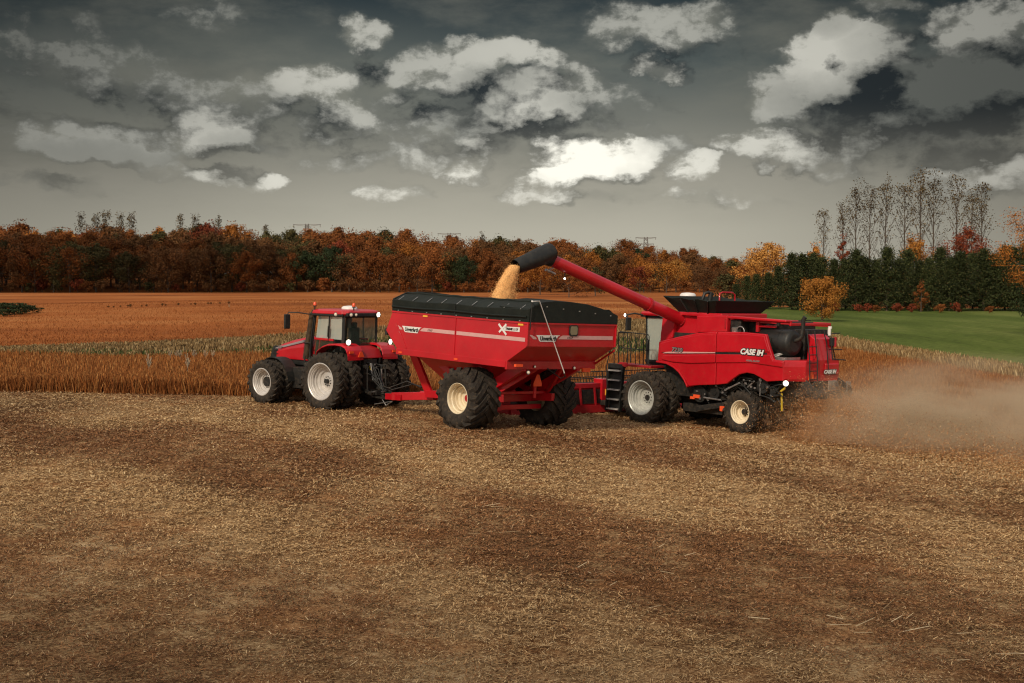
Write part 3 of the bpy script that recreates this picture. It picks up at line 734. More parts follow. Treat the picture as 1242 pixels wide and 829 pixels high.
b = MB()                                             # side steps on the left
for k in range(4): b.box(1.25, 1.62, 1.02 + .05 * k - .1, 1.22 + .03 * k - .1, .55 + .32 * k, .585 + .32 * k)
b.bar((1.24, 1.15, .5), (1.24, 1.15, 1.9), .03, .06); b.bar((1.64, 1.15, .5), (1.64, 1.15, 1.9), .03, .06)
b.build('step', M['black'], TR)
# hood
b = MB(); rings = []
for x, hw, zb, zt in ((4.36, .30, 1.62, 1.98), (4.28, .34, 1.60, 2.10), (4.0, .40, 1.62, 2.22), (3.2, .46, 1.66, 2.43), (2.3, .50, 1.66, 2.60), (1.5, .52, 1.62, 2.70)):
    h = zt - zb; rings.append([(x, -hw, zb), (x, -hw * 1.02, zb + h * .55), (x, -hw * .93, zb + h * .82), (x, -hw * .62, zt - .02), (x, -hw * .2, zt), (x, hw * .2, zt), (x, hw * .62, zt - .02), (x, hw * .93, zb + h * .82), (x, hw * 1.02, zb + h * .55), (x, hw, zb)])
b.loft(rings, 0); hood = b.build('hood', M['red'], TR, .02)
b = MB()
b.add([(4.0, .415, 1.66), (4.30, .355, 2.02), (4.30, .35, 2.06), (2.35, .515, 2.46), (2.2, .53, 2.40), (3.6, .462, 2.12)], [(0, 1, 5), (1, 2, 3, 4, 5)][1:], 1)
b.text('340', (3.98, .475, 2.03), (-1, .06, .16), (0.05, 0, 1), .17, 1, .25, .004)
b.build('decal', [M['red'], M['greydecal']], hood)
b = MB()                                             # nose grille
rings = []
for x0, hw, z in ((4.80, .30, 1.10), (4.72, .33, 1.40), (4.46, .35, 1.98), (4.37, .34, 2.13)): rings.append([(x0, hw, z), (x0, -hw, z), (3.9, -hw - .05, z), (3.9, hw + .05, z)])
b.loft(rings); g = b.build('grille', M['black'], TR, .02)
b = MB()
for i in range(6): b.bar((4.35 + .055 * i, .375, 1.98 - i * .14), (4.02, .42, 1.98 - i * .14), .012, .02)
for s in (1, -1): b.box(4.50, 4.56, .2 * s - .09, .2 * s + .09, 1.72, 1.86)
b.build('headlight', M['dark'], g)
b = MB()                                             # side vent behind the nose
b.prism([(3.9, 1.5), (3.9, 1.68), (1.6, 1.70), (1.6, 1.45)], -.44, .44); b.build('engine_cover', M['black'], TR, .01)
# front fenders over the inner duals
for s in (1, -1):
    b = MB(); rr = []
    for i in range(11):
        t = R(118 - i * 11.5); c, sn = math.cos(t), math.sin(t)
        rr.append([(3.36 - c * .93 * 1.0, s * y, .83 + sn * r) for y, r in ((.70, .90), (1.26, .90), (1.27, .94), (.69, .94))])
    b.loft(rr); b.build('front_fender', M['black'], TR, .01)
# cab
cx0, cx1, cy = -.12, 1.42, .86
b = MB()
for s in (1, -1):
    b.bar((cx0, .86 * s, 1.95), (cx0 - .02, .84 * s, 3.5), .09, .11); b.bar((cx1 + .05, .72 * s, 1.9), (cx1 - .12, .70 * s, 3.5), .07, .08); b.bar((.62, .9 * s, 2.5), (.60, .87 * s, 3.5), .05, .05)
    b.box(.0, 1.3, .78 * s, .90 * s, 3.41, 3.5)
b.box(cx0 - .06, cx0 + .04, -.86, .86, 3.38, 3.5); b.box(cx0 - .03, cx0 + .02, -.86, .86, 2.27, 2.36)
b.build('cab_frame', M['black'], TR, .008)
for s in (1, -1):
    b = MB(); b.bar((.35, .885 * s, 2.54), (1.40, .885 * s, 2.56), .05, .08); b.build('door_sill', M['red'], TR, .008)
b = MB(); b.box(-.05, 1.38, -.82, .82, 1.55, 1.95); b.box(.2, 1.4, -.80, .80, 1.9, 2.05)
b.build('cab_floor', M['dark'], TR, .01)
for s in (1, -1):
    b = MB(); b.add([(cx0, .87 * s, 2.56), (1.40, .80 * s, 2.58), (1.30, .78 * s, 3.42), (cx0, .86 * s, 3.42)], [(0, 1, 2, 3)]); g = b.build('side_glass', M['glass'], TR)
    b = MB(); b.prism([(.55, 1.75), (1.40, 1.80), (1.41, 2.53), (.35, 2.53)], .80 * s, .88 * s); b.build('door', M['darkglass'], TR, .01)
b = MB(); b.add([(cx0 - .035, -.80, 2.36), (cx0 - .035, .80, 2.36), (cx0 - .045, .80, 3.40), (cx0 - .045, -.80, 3.40)], [(0, 1, 2, 3)]); b.build('rear_window', M['darkglass'], TR)
b = MB(); b.add([(1.47, -.7, 2.66), (1.47, .7, 2.66), (1.33, .7, 3.42), (1.33, -.7, 3.42)], [(0, 1, 2, 3)]); b.build('windscreen', M['glass'], TR)
b = MB(); b.box(.2, .7, -.26, .26, 2.0, 2.35); b.box(.12, .26, -.24, .24, 2.3, 3.0); b.box(.14, .24, -.14, .14, 3.0, 3.2)
b.box(.3, .75, -.48, -.3, 2.35, 2.5); b.build('seat', M['interior'], TR, .04)
b = MB(); b.box(1.0, 1.3, -.2, .2, 2.0, 2.55); b.lathe([(.19, -.012), (.205, 0), (.19, .012), (.18, 0)], 20, 0, (0, 0, 0), 'x', True)
for i in range(len(b.v) - 80, len(b.v)):
    v = b.v[i]; b.v[i] = (.92 + v[0] + v[2] * .35, v[1], 2.72 + v[2])
b.build('steering_wheel', M['interior'], TR)
b = MB(); rings = []                                # roof
for z, g in ((3.46, .0), (3.52, .05), (3.62, .03), (3.68, -.12), (3.70, -.5)):
    x0, x1, yy_ = -.30 - g, 1.58 + g, .93 + g; q = .18
    rings.append([(x0, -yy_ + q, z), (x0 + q, -yy_, z), (x1 - q, -yy_, z), (x1, -yy_ + q, z), (x1, yy_ - q, z), (x1 - q, yy_, z), (x0 + q, yy_, z), (x0, yy_ - q, z)])
b.loft(rings); roof = b.build('roof', M['red'], TR, .015)
b = MB(); b.box(-.36, -.20, -.86, .86, 3.43, 3.56); b.box(-.2, 1.5, .90, .97, 3.43, 3.53); b.box(-.2, 1.5, -.97, -.90, 3.43, 3.53); b.build('light_bar', M['black'], roof, .015)
b = MB(); b.tube([(.35, .1, 3.69), (.35, .1, 3.76), (.35, .1, 3.80), (.35, .1, 3.82)], [.30, .29, .22, .05], 18); b.build('receiver_dome', M['white'], TR)
for px_, py_ in ((1.5, .80), (-.22, .42)):
    b = MB(); b.tube([(px_, py_, 3.6), (px_, py_, 3.78)], .025, 8); b.tube([(px_, py_, 3.76), (px_, py_, 3.80)], .07, 12); o = b.build('beacon', M['black'], TR)
    b = MB(); b.tube([(px_, py_, 3.80), (px_, py_, 3.90), (px_, py_, 3.93)], [.062, .062, .03], 12); b.build('lens', M['beacon'], o)
lamp(TR, (-.38, -.70, 3.50), (-1, -.1, -.1), .10)
lamp(TR, (-.38, .70, 3.50), (-1, .1, -.1), .075, 'lampdim'); lamp(TR, (-.38, .45, 3.50), (-1, .1, -.1), .06, 'lampdim'); lamp(TR, (.15, .98, 3.50), (-.2, 1, -.1), .07, 'lampdim')
lamp(TR, (-.66, 1.08, 2.50), (-1, .15, -.05), .11); lamp(TR, (-.66, -1.08, 2.48), (-1, -.15, -.05), .11)
for s in (1, -1):                                    # rear fenders
    b = MB(); rr = []
    fp = [(1.06, 1.72), (.98, 1.95), (.82, 2.14), (.58, 2.29), (.25, 2.39), (-.15, 2.42), (-.48, 2.40), (-.70, 2.32), (-.80, 2.18), (-.85, 2.02), (-.86, 1.90)]
    for i, (x, z) in enumerate(fp):
        yo = 1.30 if i > 1 else 1.22
        rr.append([(x, s * .50, z - .05), (x, s * (yo - .02), z - .06), (x, s * yo, z - .03), (x, s * (yo - .08), z + .02), (x, s * .52, z + .03)])
    b.loft(rr); f = b.build('rear_fender', M['red'], TR, .012)
    b = MB(); b.bar((-.60, 1.08 * s, 2.10), (-.60, 1.08 * s, 2.46), .05, .05); b.build('lamp_bracket', M['red_dull'], f)
    b = MB(); b.box(-.885, -.84, 1.12 * s - .10, 1.12 * s + .10, 2.10, 2.18); b.build('tail_light', M['orange'], f)
b = MB(); b.prism([(-.12, 2.34), (-.55, 2.22), (-.72, 1.90), (-.62, 1.86), (-.12, 1.9)], -.62, .62); b.build('rear_panel', M['red_dull'], TR, .02)
b = MB(); b.prism([(.50, 1.96), (.80, 1.96), (.70, 2.16), (.60, 2.16)], -.90, -.88, ax='x'); b.build('warning_triangle', M['orange'], TR)
b = MB(); r = []                                     # exhaust with heat shield on the cab corner
b.tube([(2.02, .72, 1.75), (1.98, .72, 2.0), (1.72, .72, 3.40), (1.70, .72, 3.50)], [.15, .14, .125, .12], 14); b.tube([(1.71, .72, 3.46), (1.66, .72, 3.62)], .065, 10)
st = b.build('exhaust_stack', M['stack'], TR)
b = MB(); b.tube([(1.74, .78, 1.8), (1.47, .78, 3.44)], .045, 8); b.tube([(1.70, .9, 1.3), (1.62, .88, 2.4), (1.50, .84, 3.4)], .022, 6); b.tube([(2.0, .87, 2.35), (1.6, .87, 2.38)], .02, 6); b.build('grab_rail', M['black'], TR)
for s in (1, -1):                                    # mirrors on arms
    b = MB(); b.tube([(1.5, .85 * s, 3.44), (1.85, 1.30 * s, 3.52), (2.12, 1.55 * s, 3.52), (2.15, 1.60 * s, 3.42)], .022, 6); o = b.build('mirror_arm', M['black'], TR)
    b = MB(); b.box(2.10, 2.20, 1.60 * s - .13, 1.60 * s + .13, 2.90, 3.45); b.build('mirror', M['black'], o, .03)
b = MB(); b.bar((.6, .95, 2.65), (.55, .97, 3.05), .02, .09); b.build('wiper', M['black'], TR)
b = MB()                                             # three point hitch, hoses and drawbar
for s in (1, -1):
    b.bar((-.4, .38 * s, .85), (-1.35, .52 * s, .62), .06, .12); b.bar((-.5, .36 * s, 1.62), (-1.05, .46 * s, 1.60), .07, .10); b.bar((-1.03, .46 * s, 1.58), (-1.08, .49 * s, .68), .045, .05)
    b.bar((-.45, .52 * s, .7), (-.7, .50 * s, 1.9), .06, .1)
b.bar((-.5, 0, 1.4), (-1.1, 0, 1.25), .06, .08); b.box(-.72, -.5, -.34, .34, 1.0, 1.85); b.box(-.62, -.5, -.5, .5, .6, 1.1); b.box(-1.2, -.6, -.12, .12, .55, .72)
hitch = b.build('hitch', M['dark'], TR, .006)
b = MB(); rng = random.Random(3)
for i in range(12):
    y0 = rng.uniform(-.3, .3); z0 = rng.uniform(1.3, 1.75); b.tube([(-.7, y0, z0), (-.95, y0 + rng.uniform(-.1, .1), z0 - .05), (-1.0 - rng.random() * .3, y0 * .7, .95 + rng.random() * .2), (-1.5, rng.uniform(-.1, .1), .72)], .018, 6)
b.build('hydraulic_hose', M['black'], TR)
b = MB()
for i in range(9): b.box(-.76, -.70, -.32 + .075 * i, -.27 + .075 * i, 1.52 + (.1 if i % 2 else 0), 1.58 + (.1 if i % 2 else 0))
b.tube([(-.9, .15, 1.72), (-1.0, .15, 1.1)], .03, 8); b.tube([(-1.0, -.3, 1.5), (-1.02, -.32, .85)], .035, 8); b.tube([(-1.1, .5, .66), (-1.1, -.5, .66)], .025, 8); b.box(-1.25, -1.2, -.20, -.02, .80, .9); b.box(-1.25, -1.2, -.20, -.02, .92, 1.0)
b.build('hitch_fittings', M['steel'], TR)
b = MB(); b.bar((-.4, 0, .48), (-1.75, 0, .46), .12, .07); b.build('drawbar', M['dark'], TR)
b = MB(); b.bar((-.62, -.1, 1.9), (-.72, -.1, 1.3), .05, .05); b.bar((-.62, .02, 1.9), (-.80, .06, 1.45), .04, .04); b.build('hose_support', M['yellowsteel'], TR)

# ================================================================== GRAIN CART
CA = machine('grain_cart', -.20, 47.9, 47, [(0, 1.8), (0, -1.8), (1.5, 1.8), (1.5, -1.8)], 'red grain cart with black tarp and huge flotation tyres under the unloading tube', 'grain cart')
CT = tyre_mesh(1.04, .50, 1.18, 17, .075, .11); CR = rim_mesh(.50, 1.12, .46, M['cream']); CH = hub_mesh(.12, .06, .0, M['red_dull'], 8, .16)
put_wheel(CA, (0, 1.80, 1.02), CT, CR, CH, False, .1); put_wheel(CA, (0, -1.80, 1.02), CT, CR, CH, True, .3)
YS = 2.05
hop = MB()
prof = [(3.98, 3.70), (-2.95, 3.70), (-2.95, 2.96), (-2.02, 2.40), (3.62, 2.40), (4.30, 3.02)]
n = len(prof)
# open topped shell: outer skin, inner skin
outv = [(p[0], s * YS, p[1]) for s in (1, -1) for p in prof]
hop.add(outv, [list(range(n)), list(range(2 * n - 1, n - 1, -1))] + [(i, i + n, (i + 1) % n + n, (i + 1) % n) for i in range(1, n)])
inv_ = [((p[0] - .6) * .985 + .6, s * (YS - .05), p[1] + .0) for s in (1, -1) for p in prof]
hop.add(inv_, [list(range(n)), list(range(2 * n - 1, n - 1, -1))] + [(i, i + n, (i + 1) % n + n, (i + 1) % n) for i in range(1, n)])
# lower funnel
hop.loft([[(3.3, 1.75, 2.41), (3.3, -1.75, 2.41), (-1.0, -1.6, 2.41), (-1.0, 1.6, 2.41)], [(2.0, .5, 1.0), (2.0, -.5, 1.0), (.7, -.5, 1.0), (.7, .5, 1.0)]])
hop.box(.7, 2.1, -.45, .45, .74, .99)
hopper = hop.build('hopper', M['red'], CA, .012)
b = MB()                                             # seams, rims and the flange under the sides
b.bar((4.0, YS + .012, 3.70), (-2.97, YS + .012, 3.70), .03, .06); b.bar((.55, YS + .012, 3.68), (.55, YS + .012, 2.42), .035, .02, 0, (0, 1, 0)); b.bar((-2.95, YS + .01, 3.70), (-2.95, YS + .01, 2.98), .06, .04, 0, (0, 1, 0))
b.bar((-2.96, YS, 3.70), (-2.96, -YS, 3.70), .05, .06); b.bar((-2.97, -YS + .02, 3.70), (-2.97, -YS + .02, 2.98), .05, .05, 0, (0, 1, 0))
b.box(-2.08, -1.98, -YS - .01, YS + .01, 2.16, 2.42); b.box(-2.0, 3.64, YS - .06, YS + .025, 2.22, 2.42); b.box(-2.0, 3.64, -YS - .025, -YS + .06, 2.22, 2.42); b.box(3.56, 3.66, -YS, YS, 2.22, 2.42)
b.prism([(-2.95, 2.90), (-2.08, 2.38), (-2.08, 2.30), (-2.60, 2.62), (-2.95, 2.82)], -YS - .012, -YS + .02)
b.bar((3.72, YS + .014, 3.35), (3.10, YS + .014, 2.46), .03, .03)
b.build('hopper_frame', M['red'], hopper, .006)
b = MB()
for s in (1, -1):                                    # frame below
    b.bar((-.25, 1.22 * s, 1.32), (-2.0, 1.26 * s, 2.26), .16, .34); b.bar((.2, 1.25 * s, 1.2), (3.0, 1.2 * s, 2.3), .14, .22); b.bar((0, 1.25 * s, .9), (0, 1.25 * s, 2.3), .2, .2)
    b.bar((4.05, 1.0 * s, 2.30), (3.45, .55 * s, .72), .34, .12, 0, (0, 1, 0)); b.bar((-1.0, 1.2 * s, 1.10), (3.6, .60 * s, .80), .16, .26)
    b.bar((3.66, 1.9 * s, 2.5), (4.25, 1.9 * s, 3.05), .1, .1)
    b.bar((-.6, 1.25 * s, 1.2), (-2.0, .55 * s, 2.25), .1, .18)
b.bar((0, -1.35, 1.0), (0, 1.35, 1.0), .26, .24); b.bar((-.62, -1.25, 1.24), (-.62, 1.25, 1.24), .10, .10); b.bar((-.3, -1.25, .72), (-.3, 1.25, .72), .16, .16);
b.bar((-1.1, -.2, 1.1), (-1.1, -.2, 1.6), .12, .05)
hw = CA.matrix_world.inverted() @ (TR.matrix_world @ Vector((-1.70, 0, .50)))
b.bar((3.4, .40, .74), (hw.x - .4, hw.y + .10, hw.z + .08), .22, .28); b.bar((3.4, -.40, .74), (hw.x - .4, hw.y - .10, hw.z + .08), .22, .28); b.bar((hw.x - .9, hw.y, hw.z + .08), (hw.x, hw.y, hw.z + .04), .34, .22)
b.bar((3.3, 0, .74), (4.2, .0, .74), .9, .2)
b.build('frame', M['red'], CA, .012)
b = MB(); b.tube([(4.3, .3, .95), (5.2, .25, 1.1), tuple(hw + Vector((-.1, .1, .35))), tuple(hw + Vector((.5, 0, .4)))], .025, 6); b.tube([(4.3, .1, .95), (5.0, .15, 1.0), tuple(hw + Vector((-.2, .0, .3))), tuple(hw + Vector((.5, -.1, .35)))], .025, 6); b.tube([(3.2, 0, .72), tuple(hw + Vector((.4, 0, .1)))], .05, 8); b.build('drive_shaft', M['dark'], CA)
b = MB(); b.tube([(hw.x + .1, hw.y + .2, hw.z - .1), (hw.x - .2, hw.y + .25, hw.z - .28), (hw.x - .5, hw.y + .22, hw.z - .1), (hw.x + .5, hw.y + .25, hw.z - .3)], .02, 6); b.build('safety_chain', M['steel'], CA)
b = MB(); b.tube([(4.1, -.9, 1.2), (4.1, -1.05, 2.6), (4.0, -1.6, 3.4)], .24, 14); b.tube([(4.1, -.9, 1.2), (2.2, 0, .9)], .22, 12); b.build('discharge_auger', M['red_dull'], CA)
# tarp: black extension walls, rolled edge, arched rear cap
ty = YS + .02
b = MB()
b.loft([[(3.98, ty, z) , (3.98, ty - .03, z)] and [(3.98, ty, 3.72), (3.98, ty + .02, 4.10), (3.80, ty - .40, 4.33), (3.80, ty - .46, 4.31), (3.94, ty - .03, 4.08), (3.94, ty - .05, 3.72)] for z in (0,)] +
       [[(x, ty, 3.72), (x, ty + .02 + .012 * math.sin(x * 4), 4.12 + .02 * math.sin(x * 2.1)), (x, ty - .42, 4.37 + .012 * math.sin(x * 7)), (x, ty - .48, 4.35), (x, ty - .05, 4.09), (x, ty - .05, 3.72)] for x in np.linspace(3.6, -2.7, 22)] +
       [[(-2.96, ty, 3.72), (-2.96, ty + .01, 4.14), (-2.96, ty - .42, 4.36), (-2.96, ty - .48, 4.34), (-2.96, ty - .05, 4.1), (-2.96, ty - .05, 3.72)]])
b.loft([[(x, -ty, 3.72), (x, -ty, 4.02), (x, -ty + .35, 4.22), (x, -ty + .40, 4.20), (x, -ty + .05, 3.99), (x, -ty + .05, 3.72)] for x in np.linspace(3.96, -2.9, 8)])
cap = [(2.07, 3.73), (2.07, 4.16), (1.55, 4.38), (.9, 4.44), (.2, 4.43), (-.6, 4.37), (-1.3, 4.24), (-1.8, 4.12), (-2.07, 4.03), (-2.07, 3.73)]
b.prism(cap, -2.99, -2.93, ax='x'); b.prism(cap, 3.90, 3.98, ax='x')
sl = [[(x, y, z + dz) for (y, z), dz in zip(cap[1:9], [0] * 8)] for x in (-2.93, -1.9)]
top = [(c[0], c[1] + .0) for c in cap[1:9]]
b.loft([[(-2.95, y, z) for y, z in top] + [(-2.95, y, z - .04) for y, z in reversed(top)], [(-1.6, y, z + .03) for y, z in top] + [(-1.6, y, z - .01) for y, z in reversed(top)]])
tarp = b.build('tarp', M['tarp'], CA, .015)
b = MB(); b.tube([(x, ty + .035 + .01 * math.sin(x * 3), 3.885 + .012 * math.sin(x * 1.7)) for x in np.linspace(3.95, -2.9, 24)], .035, 8); b.tube([(x, ty - .44, 4.38 + .012 * math.sin(x * 7)) for x in np.linspace(3.7, -2.6, 24)], .04, 8)
b.build('roll_tube', M['tarp'], tarp)
for x in np.linspace(3.6, -2.6, 9):
    b = MB(); b.tube([(x, ty + .03, 4.13), (x, ty - .20, 4.27)], .014, 5); b.build('tarp_clip', M['steel'], tarp)
    b = MB(); b.box(x - .03, x + .03, ty + .012, ty + .03, 3.745, 3.775); b.build('tarp_button', M['steel'], tarp)
for y in np.linspace(1.3, -1.7, 5):
    b = MB(); zt = np.interp(y, [-2, 2], [4.06, 4.36]); b.box(-3.005, -2.985, y - .025, y + .025, zt - .08, zt - .045); b.build('tarp_button', M['steel'], tarp)
for sx, mat in ((.55, 0),):
    b = MB(); b.bar((.55, ty + .05, 3.74), (.55, ty + .05, 4.12), .02, .012, 0, (0, 1, 0)); b.build('tarp_strap', M['black'], tarp)
b = MB(); b.tube([(-3.06, 2.02, 4.40), (-3.06, 1.72, 4.42), (-3.07, .42, 2.12)], .017, 8); b.tube([(-3.05, 2.02, 4.40), (-2.8, 1.8, 4.40)], .03, 6); b.build('crank_handle', M['white'], CA)
b = MB(); b.tube([(-3.05, 2.03, 4.38), (-3.03, 2.03, 3.5)], .018, 6); b.tube([(-3.05, .42, 2.12), (-2.9, .2, 2.0), (-2.6, .1, 1.9), (-2.2, .35, 2.2)], .02, 6); b.build('hose', M['black'], CA)
b = MB(); pts = [(.19, .10), (.14, .17), (-.14, .17), (-.19, .10), (-.19, -.10), (-.14, -.17), (.14, -.17), (.19, -.10)]
b.prism([(.0 + p[0] * 1.1, 3.50 + p[1] * 1.1) for p in pts], -2.985, -2.955, ax='x'); wf = b.build('window_frame', M['black'], CA, .008)
b = MB(); b.prism([(.0 + p[0] * .85, 3.50 + p[1] * .82) for p in pts], -2.992, -2.986, ax='x'); b.build('pane', M['windowglass'], wf)
# decals: pale stripe with the maker's name in a drop shaped plate, on side and rear
def stripe(fx, sgn):
    b = MB()
    def q(pts, m): b.add([fx(u, v, .004) for u, v in pts], [list(range(len(pts)))], m)
    L_ = stripe_len
    q([(.0, .16), (.10, .16), (.28, .09), (.34, .02), (.18, .02)], 0)                                   # small leading flash
    q([(.30, .16), (1.38, .16), (1.28, .12), (1.20, -.03), (1.16, -.06), (.50, -.06), (.44, -.03), (.38, .08)], 1)
    q([(1.30, .03), (1.40, .12), (1.50, .16), (L_[0], .16), (L_[0], .03)], 0)
    if len(L_) > 1: q([(L_[0] + .10, .16), (L_[1], .16), (L_[1], .03), (L_[0] + .10, .03)], 0)
    X = Vector(fx(1, 0, 0)) - Vector(fx(0, 0, 0)); Y = Vector(fx(0, 1, 0)) - Vector(fx(0, 0, 0))
    b.text('Unverferth', fx(.48, -.015, .008), X, Y, .19, 2, .12, .006, .74); b.text('1117', fx(1.72, .055, .008), X, Y, .095, 2, .2, .002, .26)
    return b
stripe_len = (3.12, 6.55)
stripe(lambda u, v, d: (3.70 - u, YS + .004 + d, 3.08 + v * .95), 1).build('side_decal', [M['pinkwhite'], M['white'], M['black']], hopper)
stripe_len = (3.88,)
stripe(lambda u, v, d: (-2.955 - d, 1.98 - u, 3.18 + v * .95), 1).build('rear_decal', [M['pinkwhite'], M['white'], M['black']], hopper)
b = MB(); b.bar((-1.62, YS + .010, 3.60), (-2.08, YS + .010, 3.30), .02, .07, 0, (0, 1, 0)) if False else None
def strip(p, q, w, m): 
    p, q = Vector(p), Vector(q); d = (q - p).normalized(); s_ = Vector((d.z, 0, -d.x)) * w / 2; b.add([p - s_, p + s_, q + s_, q - s_], [(0, 1, 2, 3)], m)
strip((-1.58, YS + .010, 3.60), (-1.97, YS + .010, 3.27), .075, 0); strip((-1.95, YS + .012, 3.61), (-1.62, YS + .012, 3.33), .07, 0)
b.add([(-1.88, YS + .007, 3.53), (-2.58, YS + .007, 3.55), (-2.58, YS + .007, 3.40), (-1.80, YS + .007, 3.40)], [(0, 1, 2, 3)], 0)
b.text('TREME 1117', (-1.92, YS + .013, 3.435), (-1, 0, 0), (0, 0, 1), .10, 1, .15, .004, .60)
b.build('model_decal', [M['white'], M['black']], hopper)
b = MB()
for x, z in ((2.15, 3.645), (-2.62, 3.645)): b.box(x - .12, x + .12, YS + .003, YS + .018, z - .035, z + .035)
b.build('amber_reflector', M['yellow'], CA)
b = MB()
for x, z in ((3.4, 2.30), (.42, 2.30)): b.box(x - .09, x + .09, YS + .026, YS + .04, z - .03, z + .03)
b.box(-2.5, -2.4, YS - .3, YS + .0, 2.28, 2.36); b.build('orange_reflector', M['orange'], CA)
b = MB(); b.prism([(-.26, 1.52), (.12, 1.52), (.12, 1.62), (-.02, 1.92), (-.12, 1.92), (-.26, 1.62)], -1.36, -1.34, ax='x'); b.build('warning_triangle', M['orange'], CA)
lamp(CA, (-2.35, 1.35, 2.08), (-1, .3, 0), .06, 'lampdim', 'marker_lamp'); lamp(CA, (-2.12, .85, 2.25), (-1, 0, 0), .04, 'lampdim', 'marker_lamp'); lamp(CA, (-2.12, -1.0, 2.2), (-1, 0, 0), .05, 'lampdim', 'marker_lamp')
b = MB(); b.box(-2.16, -2.08, -1.75, -1.40, 2.06, 2.20); b.build('tail_light', M['orange'], CA)
b = MB(); b.box(4.3, 4.42, 1.7, 2.0, 2.85, 3.1); b.tube([(4.25, 1.9, 2.9), (4.35, 1.9, 3.1)], .03, 6); b.build('camera_box', M['black'], CA, .01)
b = MB(); b.box(-.75, -.55, .95, 1.2, .66, 1.0); b.box(.35, .5, .9, 1.15, 1.0, 1.5); b.build('axle_bracket', M['red_dull'], CA, .01)

# ================================================================== COMBINE
CO = machine('combine_harvester', 6.42, 53.6, 48, [(0, 2.0), (0, -2.0), (-4.1, 1.25), (-4.1, -1.25)], 'red combine harvester unloading grain with its raised tube into the cart', 'combine harvester')
T1 = tyre_mesh(.985, .62, .52, 21, .055, .08); R1 = rim_mesh(.62, .52, .42, M['grey']); H1 = hub_mesh(.10, .06, -.18, M['dark'], 10, .19)
T2 = tyre_mesh(.775, .40, .60, 18, .05, .075); R2 = rim_mesh(.40, .58, .34, M['cream']); H2 = hub_mesh(.07, .08, -.06, M['dark'], 8, .13)
for s in (1, -1):
    put_wheel(CO, (0, 2.0 * s, .97), T1, R1, H1, s < 0, .15); put_wheel(CO, (0, 1.28 * s, .97), T1, rim_mesh(.62, .48, .1, M['grey'], steps=False), None, s < 0, .3)
    w = put_wheel(CO, (-4.12, 1.26 * s, .765), T2, R2, H2, s < 0, .05)
def body_panel(poly, s, name, mats=None, y0=1.46, y1=1.60):
    b = MB(); b.prism(poly, y0 * s, y1 * s); return b.build(name, mats or M['red'], CO, .03)
FPAN = [(-.22, 2.36), (-.26, 3.08), (-1.2, 3.30), (-2.2, 3.49), (-3.03, 3.57), (-3.03, 2.86), (-3.03, 1.66), (-2.2, 1.58), (-1.78, 1.52), (-1.62, 1.74), (-1.35, 2.02), (-1.05, 2.20), (-.7, 2.31)]
RPAN = [(-3.06, 3.57), (-4.2, 3.61), (-5.22, 3.58), (-5.36, 3.2), (-5.58, 2.72), (-6.02, 2.70), (-6.02, 2.02), (-5.32, 1.94), (-5.02, 2.06), (-4.75, 2.16), (-4.44, 2.19), (-4.1, 2.11), (-3.85, 1.95), (-3.55, 1.74), (-3.06, 1.66)]
for s in (1, -1):
    f = body_panel(FPAN, s, 'front_side_panel'); r = body_panel(RPAN, s, 'rear_side_panel')
    # raised upper skin and lower bulge that catch the light, with the dark recess line between them
    b = MB(); b.prism([(-.42, 2.68), (-.36, 3.02), (-1.2, 3.22), (-2.2, 3.42), (-3.03, 3.50), (-3.03, 2.84)], 1.595 * s, 1.635 * s); b.build('upper_skin', M['red'], f, .018)
    b = MB(); b.prism([(-.45, 2.42), (-.50, 2.57), (-1.6, 2.66), (-3.03, 2.76), (-3.03, 2.46), (-1.9, 2.36), (-1.0, 2.36)], 1.595 * s, 1.65 * s); b.build('lower_skin', M['red'], f, .022)
    b = MB(); b.prism([(-3.06, 2.84), (-3.06, 3.50), (-4.2, 3.54), (-5.17, 3.52), (-5.30, 3.2), (-5.40, 2.98)], 1.595 * s, 1.635 * s); b.build('upper_skin', M['red'], r, .018)
    b = MB(); b.prism([(-3.06, 2.76), (-3.06, 2.46), (-4.6, 2.56), (-6.0, 2.48), (-6.0, 2.66), (-5.6, 2.68), (-5.45, 2.88)], 1.595 * s, 1.645 * s); b.build('lower_skin', M['red'], r, .02)
    # fender lip
    b = MB(); rr = []
    for x, z in ((-.2, 2.30), (-.7, 2.27), (-1.05, 2.15), (-1.33, 1.98), (-1.58, 1.72), (-1.74, 1.48)): rr.append([(x, 1.1 * s, z), (x, 1.66 * s, z), (x - .01, 1.66 * s, z + .06), (x - .01, 1.1 * s, z + .06)])
    b.loft(rr); b.build('front_fender', M['red'], f, .01)
    if s > 0: FP, RP = f, r
b = MB()
b.add([(-.50, 1.640, 2.655), (-.66, 1.640, 2.71), (-1.0, 1.640, 2.745), (-2.3, 1.640, 2.80), (-3.02, 1.640, 2.835), (-3.02, 1.640, 2.80), (-1.4, 1.640, 2.70)], [list(range(7))], 1)
b.text('7230', (-.95, 1.643, 2.755), (-1, 0, -.02), (-.02, 0, 1), .21, 0, .15, .006, .52)
b.text('7230', (-.95, 1.640, 2.75), (-1, 0, -.02), (-.02, 0, 1), .225, 2, .15, .018, .55)
b.build('decal', [M['greydecal'], M['pinkwhite'], M['black']], FP)
b = MB()
b.prism([(-3.0, 2.765), (-5.3, 2.86), (-5.3, 2.93), (-3.0, 2.835)], 1.601, 1.612); b.build('recess_line', M['black'], RP)
b = MB(); 
b.text('CASE IH', (-4.17, 1.648, 2.845), (-1, 0, -.012), (-.012, 0, 1), .27, 0, .25, .012, 1.02)
b.text('CASE IH', (-4.15, 1.642, 2.835), (-1, 0, -.012), (-.012, 0, 1), .285, 1, .25, .04, 1.08)
b.text('AXIAL-FLOW', (-4.42, 1.652, 2.60), (-1, 0, -.012), (0, 0, 1), .085, 2, .2, .004, .62)
